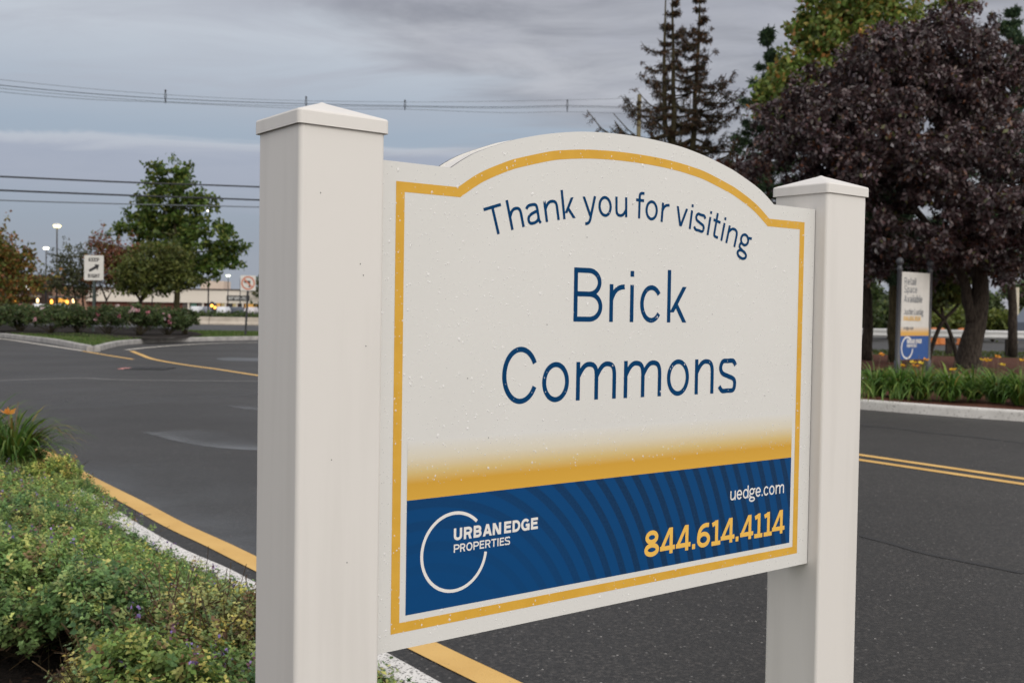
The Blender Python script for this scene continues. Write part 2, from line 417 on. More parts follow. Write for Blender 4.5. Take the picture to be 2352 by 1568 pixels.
def glyph(ch, w, C, X, s):
    h = s / 2; A = C * 1.04
    def arch(x0, x1):
        d = x1 - x0; xm = x0 + .57 * d
        return ('l', bez((x0, .60 * X), (x0 + .16 * d, .80 * X), (x0 + .34 * d, X - h), (xm, X - h)) + bez((xm, X - h), (x0 + .84 * d, X - h), (x1, .88 * X), (x1, .62 * X))[1:] + [(x1, 0)])
    V = lambda x, y0, y1: ('l', [(x, y0), (x, y1)])
    Hh = lambda y, x0, x1: ('l', [(x0, y), (x1, y)])
    def bowl(xa, xr, y0, y1): return ('l', [(h, y1), (xa, y1)] + ell(xa, (y0 + y1) / 2, xr - xa, (y1 - y0) / 2, 90, -90) + [(h, y0)])
    if ch == 'T': return [Hh(C - h, 0, w), V(w / 2, 0, C - h)]
    if ch == 'h': return [V(h, 0, A), arch(h, w - h)]
    if ch == 'n': return [V(h, 0, X), arch(h, w - h)]
    if ch == 'm': return [V(h, 0, X), arch(h, w / 2), arch(w / 2, w - h)]
    if ch == 'r': return [V(h, 0, X), ('l', bez((h, .58 * X), (.28 * w, .84 * X), (.55 * w, X - h), (w, X - h * .9)))]
    if ch == 'u': return [(k, [(w - x, X - y) for x, y in p]) for k, p in glyph('n', w, C, X, s)]
    if ch == 'a':
        xr = w - s
        return [('l', bez((.05 * w, .78 * X), (.18 * w, .94 * X), (.33 * w, X - h), (.50 * w, X - h)) + bez((.50 * w, X - h), (.78 * w, X - h), (xr, .88 * X), (xr, .66 * X))[1:] + [(xr, .16 * X), (w - h, 0)]),
                ('l', bez((xr, .60 * X), (.62 * w, .56 * X), (h, .52 * X), (h, .27 * X)) + bez((h, .27 * X), (h, .09 * X), (.22 * w, h), (.38 * w, h))[1:] + bez((.38 * w, h), (.60 * w, h), (xr, .16 * X), (xr, .32 * X))[1:])]
    if ch in 'kK':
        Y = X if ch == 'k' else C; T = A if ch == 'k' else C
        x1 = w - pw(s, .28 * Y, w, Y, s); q = (s * .8 + (x1 - s * .8) * .32, .28 * Y + .72 * Y * .32)
        return [V(h, 0, T), para(s * .8, .28 * Y, x1, Y, s), para(q[0], q[1], w - pw(q[0], q[1], w - s, 0, s), 0, s)]
    if ch == 'y':
        p = pw(0, X, w / 2, 0, s)
        return [para(w * .5 - p / 2, .02 * X, 0, X, s), ('l', [(w - p / 2, X), (w * .52, .04 * X)] + bez((w * .52, .04 * X), (w * .43, -.22 * X), (w * .36, -.33 * X), (w * .08, -.31 * X))[1:])]
    if ch in 'vV':
        Y = X if ch == 'v' else C; p = pw(0, Y, w / 2, 0, s)
        return [para(w / 2 - p * .55, 0, 0, Y, s), para(w / 2 - p * .45, 0, w - p, Y, s)]
    if ch in 'oO': Y = X if ch == 'o' else C; return [('c', ell(w / 2, Y / 2, w / 2 - h, Y / 2 - h * .8, 0, 360, 40)[:-1])]
    if ch == 'c': return [('l', ell(w * .52, X / 2, w * .52 - h, X / 2 - h * .8, 36, 324))]
    if ch == 'C': return [('l', ell(w * .52, C / 2, w * .52 - h, C / 2 - h * .8, 27, 333, 40))]
    if ch == 'G': return [('l', ell(w * .52, C / 2, w * .52 - h, C / 2 - h * .8, 38, 345, 40) + [(w - h, .46 * C)]), Hh(.46 * C, .55 * w, w), V(w - h, 0, .46 * C + h)]
    if ch == 'e': return [('l', ell(w / 2, X / 2, w / 2 - h, X / 2 - h * .8, 0, 322)), Hh(X * .5, h, w - h)]
    if ch == 'i': return [V(h, 0, X), ('p', [(0, .875 * C), (s, .875 * C), (s, .985 * C), (0, .985 * C)])]
    if ch == 'l': return [V(h, 0, A)]
    if ch == 't':
        x = w * .42
        return [('l', [(x, 1.36 * X), (x, .24 * X)] + bez((x, .24 * X), (x, .06 * X), (x + .2 * w, h), (w, h * 1.1))[1:]), Hh(X - h, 0, w)]
    if ch == 'f':
        x = w * .42
        return [('l', [(x, 0), (x, .80 * C)] + bez((x, .80 * C), (x, .98 * C), (x + .2 * w, C * 1.02 - h), (w, C * 1.02 - h))[1:]), Hh(X - h, 0, w * .98)]
    if ch in 'sS':
        Y = X if ch == 's' else C; e = h
        return [('l', cr2([(.95 * w, .80 * Y), (.80 * w, .93 * Y), (.50 * w, Y - e), (.22 * w, .92 * Y), (.06 * w + e * .4, .74 * Y), (.20 * w, .58 * Y), (.52 * w, .49 * Y), (.84 * w, .40 * Y), (w - e, .25 * Y), (.82 * w, .08 * Y), (.48 * w, e), (.20 * w, .07 * Y), (.03 * w, .20 * Y)]))]
    if ch == 'g':
        return [('c', ell(.43 * w, .66 * X, .40 * w - h, .34 * X - h * .7, 0, 360, 32)[:-1]), ('l', [(.70 * w, .86 * X), (w, .93 * X)]),
                ('l', cr2([(.20 * w, .42 * X), (.12 * w, .26 * X), (.17 * w, .12 * X), (.40 * w, .05 * X), (.72 * w, -.02 * X)])),
                ('c', ell(.47 * w, -.18 * X, .47 * w - h, .26 * X - h * .7, 0, 360, 32)[:-1])]
    if ch in 'dbp':
        st = V(w - h, 0, A) if ch == 'd' else V(h, 0, A) if ch == 'b' else V(h, -.36 * X, X)
        return [('c', ell(w / 2, X / 2, w / 2 - h, X / 2 - h * .8, 0, 360, 36)[:-1]), st]
    if ch == 'B': return [V(h, 0, C), bowl(.52 * w, .955 * w - h, .515 * C, C - h), bowl(.55 * w, w - h, h, .515 * C)]
    if ch == 'D': return [V(h, 0, C), bowl(.42 * w, w - h, h, C - h)]
    if ch == 'P': return [V(h, 0, C), bowl(.50 * w, w - h, .44 * C, C - h)]
    if ch == 'R': p = pw(.5 * w, .46 * C, w, 0, s); return [V(h, 0, C), bowl(.50 * w, .96 * w - h, .46 * C, C - h), para(w - p, 0, .45 * w, .46 * C, s)]
    if ch == 'U': return [('l', [(h, C), (h, .36 * C)] + ell(w / 2, .36 * C, w / 2 - h, .36 * C - h, 180, 360) + [(w - h, C)])]
    if ch == 'A': p = pw(0, 0, w / 2, C, s); return [para(0, 0, w / 2 - p * .55, C, s), para(w - p, 0, w / 2 - p * .45, C, s), Hh(.30 * C, .22 * w, .78 * w)]
    if ch == 'N': p = pw(0, C, w, 0, s * 1.05); return [V(h, 0, C), V(w - h, 0, C), para(w - p, 0, 0, C, s * 1.05)]
    if ch == 'E': return [V(h, 0, C), Hh(C - h, h, w), Hh(C * .52, h, w * .92), Hh(h, h, w)]
    if ch == 'H': return [V(h, 0, C), V(w - h, 0, C), Hh(C * .52, h, w - h)]
    if ch == 'I': return [V(h, 0, C)]
    if ch == 'L': return [V(h, 0, C), Hh(h, h, w)]
    if ch == 'J': return [('l', [(w - h, C), (w - h, .3 * C)] + ell(w / 2, .3 * C, w / 2 - h, .3 * C - h, 0, -160))]
    if ch == '.': return [('p', [(0, 0), (s, 0), (s, s * 1.15), (0, s * 1.15)])]
    if ch == '8': return [('c', ell(w / 2, C * .735, w * .44 - h, C * .265 - h, 0, 360, 32)[:-1]), ('c', ell(w / 2, C * .26, w * .5 - h, C * .26 - h, 0, 360, 32)[:-1])]
    if ch == '6': return [('c', ell(w / 2, C * .31, w * .5 - h, C * .31 - h, 0, 360, 32)[:-1]), ('l', bez((h, .34 * C), (h, .72 * C), (.38 * w, C - h * .8), (.90 * w, C - h * 1.6), 16))]
    if ch == '4':
        x = w * .74
        return [V(x, 0, C), Hh(.225 * C, 0, w), para(0, .225 * C, x - h * 1.4, C, s * .9)]
    if ch == '1': return [V(w * .56, 0, C), Hh(h * .9, 0, w), ('l', [(.06 * w, C * .83), (w * .56, C - h)])]
    return []
WID = dict(zip('RSAJLKEPIGHTetailpcvbJusn.1468gro', (.62, .60, .66, .50, .52, .62, .54, .58, .12, .64, .62, .56, .50, .30, .48, .12, .12, .52, .48, .48, .52, .50, .50, .46, .50, .14, .40, .58, .55, .55, .5, .34, .52)))
def lettering(name, items, s, f, m, parent):
    """items: (char, x0, x1, baseline, cap height, x height, transform or None); f(x, z, k) places a point, k steps overlapping strokes apart"""
    mb = MB(); k = 0
    for ch, x0, x1, y0, C, X, tf in items:
        for kind, pts in glyph(ch, x1 - x0, C, X, s):
            k += 1
            T = (lambda x, y: (x0 + x, y0 + y)) if tf is None else (lambda x, y: tf(x, y))
            if kind == 'p':
                q = [T(*p) for p in pts]; mb.add([f(x, y, k) for x, y in q], [tuple(range(len(q)))]); continue
            P = [(p[0], p[1]) for p in pts]
            D = [P[0]]
            for p in P[1:]:
                if math.hypot(p[0] - D[-1][0], p[1] - D[-1][1]) > s * 0.03: D.append(p)
            P = D
            if kind == 'c': P = P + [P[0], P[1]]
            a, b = ribbon(P, s)
            if kind == 'c': a[0] = a[-2]; b[0] = b[-2]; a = a[:-1]; b = b[:-1]
            a = [T(p.x, p.y) for p in a]; b = [T(p.x, p.y) for p in b]; n = len(a)
            mb.add([f(x, y, k) for x, y in a] + [f(x, y, k) for x, y in b], [(i, n + i, n + i + 1, i + 1) for i in range(n - 1)])
    return mb.build(name, m, parent, fix=False)
def words(txt, x0, y0, C, X, s, gap=0.13):
    out = []; x = x0
    for ch in txt:
        if ch == ' ': x += C * .32; continue
        w = WID.get(ch, .5) * C
        if ch in 'il.I': w = s
        out.append((ch, x, x + w, y0, C, X, None)); x += w + gap * C
    return out, x

# ================================================================== GROUND AND ROADS
g = MB(); n = 26
g.add([(-700, -60, 0), (700, -60, 0), (700, 900, 0), (-700, 900, 0)], [(0, 1, 2, 3)])
structure(g.build('ground', MT['asphalt'], fix=False))
# white kerb along the near bed, and the yellow edge line beside it
curb_px = [(120, 1075), (241, 1144), (331, 1200.6), (426, 1252.6), (520, 1293), (584, 1324.5), (913.6, 1497.8), (1042, 1568)]
near_curb = [gr(px, py, 0.15) for px, py in curb_px]
d = (near_curb[-1] - near_curb[-2]).normalized()
near_curb += [near_curb[-1] + d * 1.5, near_curb[-1] + d * 3.4 + Vector((-.2, 0, 0)), near_curb[-1] + d * 5 + Vector((-.8, -.2, 0))]
d0 = (near_curb[0] - near_curb[1]).normalized()
near_curb = [near_curb[0] + d0 * 6 + Vector((-2.5, .2, 0)), near_curb[0] + d0 * 3 + Vector((-.9, .1, 0))] + near_curb
near_curb = [Vector((p.x, p.y)) for p in smooth_path(near_curb, 5)]
structure(kerb('near_kerb', near_curb, 0.155, 0.15, MT['curb_white'], side=-1))
yl = [(95, 1030), (166, 1068), (236, 1106), (331, 1153), (426, 1203), (520, 1245.5), (584, 1276), (1001.8, 1476), (1197, 1568)]
ypts = [gr(*p) for p in yl]
d = (ypts[-1] - ypts[-2]).normalized(); ypts += [ypts[-1] + d * 2, ypts[-1] + d * 6]
d0 = (ypts[0] - ypts[1]).normalized(); ypts = [ypts[0] + d0 * 7 + Vector((-2.6, .2, 0)), ypts[0] + d0 * 3 + Vector((-.7, .1, 0))] + ypts
strip('edge_line', [Vector((p.x, p.y)) for p in ypts], 0.145, 0.004, MT['yellow_line'], off=-0.0725)
# double yellow centre line
for k, (pa, pb) in enumerate((((1978, 1045), (2352, 1099.5)), ((1978, 1056.5), (2352, 1112)))):
    a, b = gr(*pa), gr(*pb); dd = (b - a).normalized()
    strip('centre_line', [Vector((p.x, p.y)) for p in (a - dd * 3.2, a, b, b + dd * 8)], 0.125, 0.004, MT['yellow_line'], dense=False)
# far kerb with planted bed on the right
fa, fb = gr(1978, 940), gr(2352, 968); dd = (fb - fa).normalized(); nn = Vector((-dd.y, dd.x, 0))
far_path = [fa - dd * 1.2 + nn * 9, fa - dd * 2.9 + nn * 5.0, fa - dd * 3.0 + nn * 2.2, fa - dd * 2.2 + nn * .6, fa - dd * .9 + nn * .03, fa, fa.lerp(fb, .5) + nn * -.06, fb, fb + dd * 5 + nn * .3, fb + dd * 10 + nn * 1.2]
far_path = [Vector((p.x, p.y)) for p in smooth_path(far_path, 5)]
structure(kerb('far_kerb', far_path, 0.18, 0.15, MT['curb_far'], side=1))
def bed(name, outline, z, m, bump=0.03, step=0.5, mound=None):
    """gently uneven planted ground inside an outline"""
    xs = [p[0] for p in outline]; ys = [p[1] for p in outline]
    bm = bmesh.new(); vs = [bm.verts.new((p[0], p[1], z)) for p in outline]
    bm.faces.new(vs); bmesh.ops.triangulate(bm, faces=bm.faces)
    for _ in range(6):
        long = [e for e in bm.edges if e.calc_length() > step]
        if not long: break
        bmesh.ops.subdivide_edges(bm, edges=long, cuts=1); bmesh.ops.triangulate(bm, faces=bm.faces)
    for v in bm.verts:
        if v.is_boundary: continue
        v.co.z += bump * (math.sin(v.co.x * 2.3 + 1) * math.sin(v.co.y * 1.9) + .5 * math.sin(v.co.x * 6.1) * math.sin(v.co.y * 5.3 + 2))
        if mound: v.co.z += mound(v.co.x, v.co.y)
    bmesh.ops.recalc_face_normals(bm, faces=bm.faces)
    me = bpy.data.meshes.new(name); bm.to_mesh(me); bm.free(); me.materials.append(m); me.shade_smooth()
    if me.polygons and me.polygons[0].normal.z < 0: me.flip_normals()
    o = bpy.data.objects.new(name, me); COL.objects.link(o); return structure(o)
ia, _ = ribbon(near_curb, 0.0, -0.15)
bed('planting_bed', [(p.x, p.y) for p in ia] + [(-1, -6), (-9, -6), (-14, 6)], 0.125, MT['mulch'], 0.012, 0.45)
fi, _ = ribbon(far_path, 0.0, 0.17)
bed('mulch_bed', [(p.x, p.y) for p in fi] + [(30, 24), (27, 34), (10.5, 38), (4.5, 33)], 0.13, MT['mulch_brown'], 0.03, 1.2)
# cracks, seams, painted wet sheen and a puddle on the asphalt
MT['crack'] = mat('crack_filler', (0.012, 0.012, 0.013), 0.7)
MT['wet'] = mat('wet_asphalt', (0.05, 0.052, 0.056), 0.42, 0.5)
MT['seam'] = nmat('pale_seam', (0.10, 0.10, 0.10), (0.17, 0.165, 0.16), 12, 0.7)
g2 = lambda pts: [Vector((gr(*p).x, gr(*p).y)) for p in pts]
strip('asphalt_crack', g2([(1974, 1229.5), (2050, 1249), (2127, 1271), (2240, 1294), (2352, 1316.5)]), 0.05, 0.003, MT['crack'])
strip('asphalt_crack', g2([(1978, 977), (2060, 984), (2127, 993), (2240, 1004), (2352, 1018)]), 0.07, 0.003, MT['crack'])
strip('asphalt_seam', g2([(-40, 875), (0, 874), (180, 868.5), (265, 872), (420, 874), (640, 876)]), 0.16, 0.003, MT['seam'])
def puddle(name, px):
    q = g2(px); q = [Vector((p.x, p.y, 0)) for p in q]; q = smooth_path(q, 5, True)
    return structure(MB().flat([(p.x, p.y) for p in q], lambda x, y: (x, y, 0.0035)).build(name, MT['wet']))
def sheen_mat(alpha, rough):
    m = bpy.data.materials.new('painted_sheen'); m.use_nodes = True; nt = m.node_tree; b = nt.nodes['Principled BSDF']
    b.inputs['Base Color'].default_value = (.15, .156, .165, 1); b.inputs['Roughness'].default_value = rough  # pale base colour stands in for sky sheen on the wet road
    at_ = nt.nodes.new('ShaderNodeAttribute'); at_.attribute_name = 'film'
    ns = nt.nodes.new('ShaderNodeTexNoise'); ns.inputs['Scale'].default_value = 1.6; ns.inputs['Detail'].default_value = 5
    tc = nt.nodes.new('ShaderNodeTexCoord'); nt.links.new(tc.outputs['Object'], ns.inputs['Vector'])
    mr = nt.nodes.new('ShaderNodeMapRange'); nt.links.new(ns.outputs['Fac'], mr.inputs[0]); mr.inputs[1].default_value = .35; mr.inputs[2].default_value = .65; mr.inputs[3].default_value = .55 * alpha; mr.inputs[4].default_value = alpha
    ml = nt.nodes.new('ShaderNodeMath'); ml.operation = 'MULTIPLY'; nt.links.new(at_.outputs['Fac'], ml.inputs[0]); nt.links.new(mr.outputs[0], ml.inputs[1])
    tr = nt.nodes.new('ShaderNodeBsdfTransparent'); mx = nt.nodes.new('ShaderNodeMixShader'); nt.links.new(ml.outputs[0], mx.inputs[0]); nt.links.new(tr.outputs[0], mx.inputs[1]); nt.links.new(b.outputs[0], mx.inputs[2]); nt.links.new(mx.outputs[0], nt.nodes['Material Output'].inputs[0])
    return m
def painted_wet_sheen(px, width, side, alpha, rough=.14, name='painted_wet_sheen'):
    """wet sheen painted in pale colour, strong along the path and fading to one side"""
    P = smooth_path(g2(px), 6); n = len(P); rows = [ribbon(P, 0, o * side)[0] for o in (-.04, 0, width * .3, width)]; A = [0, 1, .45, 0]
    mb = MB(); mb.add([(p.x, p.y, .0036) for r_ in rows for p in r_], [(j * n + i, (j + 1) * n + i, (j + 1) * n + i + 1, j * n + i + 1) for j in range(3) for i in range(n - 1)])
    o = structure(mb.build(name, sheen_mat(alpha, rough), fix=False)); c = o.data.color_attributes.new('film', 'FLOAT_COLOR', 'POINT')
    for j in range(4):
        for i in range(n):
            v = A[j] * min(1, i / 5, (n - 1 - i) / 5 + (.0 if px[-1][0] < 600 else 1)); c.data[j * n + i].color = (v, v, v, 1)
painted_wet_sheen([(326, 992), (352, 998), (400, 1011), (470, 1024), (540, 1031), (640, 1036)], .8, 1, .8, .38)
painted_wet_sheen([(518, 931), (560, 938), (640, 945)], .6, 1, .7, .38)
painted_wet_sheen([(150, 1060), (236, 1104), (331, 1151), (426, 1200), (520, 1243), (584, 1273), (680, 1319)], 1.2, 1, .42, .32)
painted_wet_sheen([(-60, 935), (120, 940), (300, 930), (450, 915), (640, 905)], 2.5, 1, .12, .4)
puddle('puddle', [(497, 823), (530, 821), (575, 822), (640, 824), (640, 830), (560, 829), (515, 828)])
# storm drain
dr = thing('storm_drain', 'dark iron storm drain grate in the road before the island', 'storm drain', gr(345, 847))
db = MB(); o0 = gr(345, 847)
for k in range(9): db.box((-.40 + k * .1, 0, .012), (.045, .62, .018))
db.box((0, -.33, .012), (.95, .05, .022)); db.box((0, .33, .012), (.95, .05, .022))
db.build('grate', MT['metal_dark'], dr)
MB().box((0, 0, .002), (.94, .66, .004)).build('drain_pit', MT['crack'], dr)
MB().box((-.58, 0, .004), (.16, .5, .006)).build('paint_mark', mat('pink_marking_paint', (.55, .22, .20), .7), dr)

# ================================================================== ISLAND ON THE LEFT
iz = 0.15
isl_l = [gr(215, 808), gr(171, 800), gr(140, 793), gr(100, 786), gr(40, 779), gr(0, 774), gr(-60, 768), gr(-140, 764)]
isl_r = [gr(215, 808), gr(241, 803), gr(262, 797), gr(290, 792), (gr(330, 789)), gr(420, 785), gr(500, 782.5), gr(585, 781)]
il = [Vector((p.x, p.y)) for p in smooth_path(isl_l, 5)]; ir = [Vector((p.x, p.y)) for p in smooth_path(isl_r, 5)]
e = ir[-1] - ir[-5]; ir += [ir[-1] + e.normalized() * 4 + Vector((.3, .6)), ir[-1] + e.normalized() * 9 + Vector((.6, 2.6))]
structure(kerb('island_kerb', il, 0.2, 0.17, MT['concrete'], side=-1))
structure(kerb('island_kerb', ir, 0.2, 0.17, MT['concrete'], side=1))
la, _ = ribbon(il, 0, -0.19); ra, _ = ribbon(ir, 0, 0.19)
isl = [(p.x, p.y) for p in la[::-1][:-1]] + [(p.x, p.y) for p in ra[1:]] + [(ra[-1].x - 1, 58.5), (-30, 58.5), (-40, 57), (la[-1].x - 3, la[-1].y + 2)]
bed('island_lawn', isl, iz, MT['lawn'], 0.02, 1.2)
mul = [gr(-160, 757, .2), gr(0, 763, .2), gr(100, 765, .2), gr(190, 764, .2), gr(290, 771, .2), gr(345, 778, .2), gr(420, 775, .2), gr(470, 769, .2), gr(450, 762, .2), gr(380, 752, .2), gr(-160, 742, .2)]
bed('island_mulch', [(p.x, p.y) for p in mul], 0.19, MT['mulch'], 0.03, 1.0)
def blades(name, P, H, wd, cols, wts, m, parent=None, origin=(0, 0, 0), lean=0.5):
    n = len(P); az = rng.uniform(0, 2 * math.pi, n); hh = H * rng.uniform(.6, 1.3, n); ln = hh * rng.uniform(.1, lean, n)
    d = np.stack([np.cos(az), np.sin(az), np.zeros(n)], 1); s = np.stack([-np.sin(az), np.cos(az), np.zeros(n)], 1) * (wd * .5)
    tip = P + d * ln[:, None] + np.array([0, 0, 1]) * hh[:, None]
    mid = P + d * ln[:, None] * .35 + np.array([0, 0, 1]) * hh[:, None] * .55
    V = np.stack([P - s * .7, mid - s, tip, mid + s], 1)
    return quads(name, V, palette(n, cols, wts), m, parent, origin)
def in_poly(pts, poly):
    x, y = pts[:, 0], pts[:, 1]; c = np.zeros(len(pts), bool); j = len(poly) - 1
    for i in range(len(poly)):
        xi, yi = poly[i]; xj, yj = poly[j]
        m_ = ((yi > y) != (yj > y)) & (x < (xj - xi) * (y - yi) / (yj - yi + 1e-12) + xi); c ^= m_; j = i
    return c
gp = rng.uniform((-34, 33), (-4, 56), (60000, 2)); gp = gp[in_poly(gp, isl)]
gp = gp[~in_poly(gp, [(p.x, p.y) for p in mul])]
tag(blades('lawn_grass', np.c_[gp, np.full(len(gp), iz)], .07, .035, [(.06, .11, .02), (.09, .14, .03), (.12, .14, .05)], [5, 4, 2], MT['leaf']), 'short green lawn grass on the traffic island', kind='stuff')
# painted lines round the island
strip('lane_line', g2([(-120, 766), (0, 777.5), (95, 791), (190, 805.5)]), 0.16, 0.004, MT['white_line'])
strip('lane_line', g2([(190, 806), (230, 813), (305, 825)]), 0.13, 0.004, MT['yellow_line'])
strip('lane_line', g2([(289, 803.5), (340, 798), (420, 792), (500, 788), (585, 786.5), (660, 786)]), 0.2, 0.004, MT['white_line'])
strip('lane_line', g2([(302, 806), (325, 815), (353, 825), (420, 837), (500, 848), (585, 861), (720, 880)]), 0.15, 0.004, MT['yellow_line'])

# ================================================================== THE PROPERTY SIGN
w5, L = 0.127, 0.98139
SX, SY, YAW = -0.27601, 1.37456, 0.65747
Z0 = 0.12
zz = lambda z: z + CAM_H - Z0
sign = thing('property_sign', 'large white property sign between two capped posts, blue and gold lower band', 'sign', (SX, SY, Z0), rz=YAW)
MT['vinyl'] = nmat('white_vinyl', (0.605, 0.58, 0.55), (0.66, 0.635, 0.605), 5, 0.42, 0.45, bump=0.05, bscale=9, stretch=(5, 5, .35), lo=.22, hi=.5)
MT['sheet'] = nmat('white_sheet', (0.625, 0.618, 0.595), (0.65, 0.642, 0.62), 3.0, 0.38, 0.45)
MT['edge'] = mat('sheet_core', (0.03, 0.03, 0.035), 0.6)
def rsq(c, hw, r, n=9):
    out = []
    for cx, cy, a0 in ((1, 1, 0), (-1, 1, 90), (-1, -1, 180), (1, -1, 270)):
        for k in range(n + 1):
            a = R(a0 + 90 * k / n); out.append((c[0] + cx * (hw - r) + r * math.cos(a), c[1] + cy * (hw - r) + r * math.sin(a)))
    return out
ZC, LIP, AP = 0.23704, 0.01931, 0.02365
def make_post(x):
    c = (x + w5 / 2, w5 / 2)
    def sweep(prof, mb):
        n = None; vs = []; fs = []
        for hw, r, z in prof:
            q = rsq(c, hw, r); n = len(q); vs += [(p[0], p[1], z) for p in q]
        for i in range(len(prof) - 1):
            for k in range(n): fs.append((i * n + k, i * n + (k + 1) % n, (i + 1) * n + (k + 1) % n, (i + 1) * n + k))
        fs.append(tuple(range(n - 1, -1, -1))); fs.append(tuple((len(prof) - 1) * n + k for k in range(n)))
        return mb.add(vs, fs)
    hw = w5 / 2 - .0002
    po = sweep([(hw, .0065, -.45), (hw, .0065, zz(ZC) + .006)], MB()).build('post', MT['vinyl'], sign)
    ho = w5 / 2 + .0042
    cp = sweep([(w5 / 2 - .004, .006, zz(ZC) + .004), (ho - .0012, .006, zz(ZC)), (ho, .007, zz(ZC)), (ho, .007, zz(ZC + LIP) - .003), (ho - .0012, .006, zz(ZC + LIP) - .0006), (ho - .004, .005, zz(ZC + LIP) + .0006), (.006, .004, zz(ZC + LIP + AP) - .002), (.002, .0015, zz(ZC + LIP + AP))], MB()).build('post_cap', MT['vinyl'], po)
    return po
post_l = make_post(0.0); post_r = make_post(w5 + L)
ZB, ZL, D0 = -0.48321, 0.2062, 0.02711
arc = [(0, .2925), (.05, .2915), (.1065, .2875), (.1437, .2825), (.19, .2740), (.2361, .2628), (.2602, .2555), (.3112, .2365), (.340, .2220), (.3645, ZL)]
half = L / 2 - .0012
def arch_pts(a):
    r_ = smooth_path([(x, y, 0) for x, y in a], 5); r_ = [(p.x, p.y) for p in r_]
    full = smooth_path([(-x, y, 0) for x, y in a[::-1][:-1]] + [(x, y, 0) for x, y in a], 5)
    return [(p.x, p.y) for p in full]
up_arc = arch_pts(arc)[::-1]            # right to left
outline = [(-half, ZB), (half, ZB), (half, ZL)] + up_arc + [(-half, ZL)]
CXp = w5 + L / 2
def fp(b): return lambda x, z: (CXp + x, b, zz(z))
face = MB().prism(outline, fp(D0), fp(D0 + .004), 0, 1).build('sign_face', [MT['sheet'], MT['edge']], sign)
ins = lambda p, e: [(x * (1 - e / half) if abs(x) > .01 else x, ZB + (z - ZB) * (1 - e * 1.3) if z > ZB else z + e) for x, z in p]
core = MB().prism(ins(outline, .0022), fp(D0 + .004), fp(D0 + .0475), 0).build('core_board', MT['vinyl'], sign)
back = MB().prism(outline, fp(D0 + .0475), fp(D0 + .0515), 0, 1).build('back_sheet', [MT['sheet'], MT['edge']], sign)
# graphics: each a film laid on the sheet
def film(k): return lambda x, z: (CXp + x, D0 - .00025 - .00002 * k, zz(z))
def gold(nt, b): noise_col(nt, b, (0.60, 0.335, 0.040), (0.64, 0.365, 0.050), 30)
MT['gold'] = mat('gold_film', (.66, .38, .06), .55, .2, build=gold)
MT['navy'] = nmat('blue_film', (.001, .038, .118), (.0015, .043, .130), 20, .65, .05)
MT['white_film'] = mat('white_film', (.72, .70, .67), .4, .4)
MT['gold_text'] = mat('gold_letter_film', (.78, .46, .085), .4, .4)
m_, t_, mb_, mt_ = 0.03380, 0.0142, 0.02413, 0.0272
barc = [(0, .2636), (.05, .2627), (.1, .2597), (.145, .2545), (.18, .2485), (.237, .2335), (.26, .2262), (.295, .2120), (.322, .1985), (.3520, ZL - mt_)]
bo = [(-L / 2 + m_, ZB + mb_), (L / 2 - m_, ZB + mb_), (L / 2 - m_, ZL - mt_)] + arch_pts(barc)[::-1] + [(-L / 2 + m_, ZL - mt_)]
bi = []
for i in range(len(bo)):
    p0, p1, p2 = Vector(bo[i - 1]), Vector(bo[i]), Vector(bo[(i + 1) % len(bo)])
    a_, b_ = (p1 - p0).normalized(), (p2 - p1).normalized(); na, nb = Vector((-a_.y, a_.x)), Vector((-b_.y, b_.x)); nn_ = (na + nb).normalized()
    bi.append(tuple(p1 + nn_ * t_ / max(.35, nn_.dot(na))))
nb_ = len(bo); f_ = film(0)
MB().add([f_(*p) for p in bo] + [f_(*p) for p in bi], [(i, (i + 1) % nb_, nb_ + (i + 1) % nb_, nb_ + i) for i in range(nb_)]).build('border_stripe', MT['gold'], face)
BT, BB, BL = -0.27144, -0.43585, L / 2 - 0.05805
def rect(x0, x1, z0, z1, k): f = film(k); return MB().add([f(x0, z0), f(x1, z0), f(x1, z1), f(x0, z1)], [(0, 1, 2, 3)])
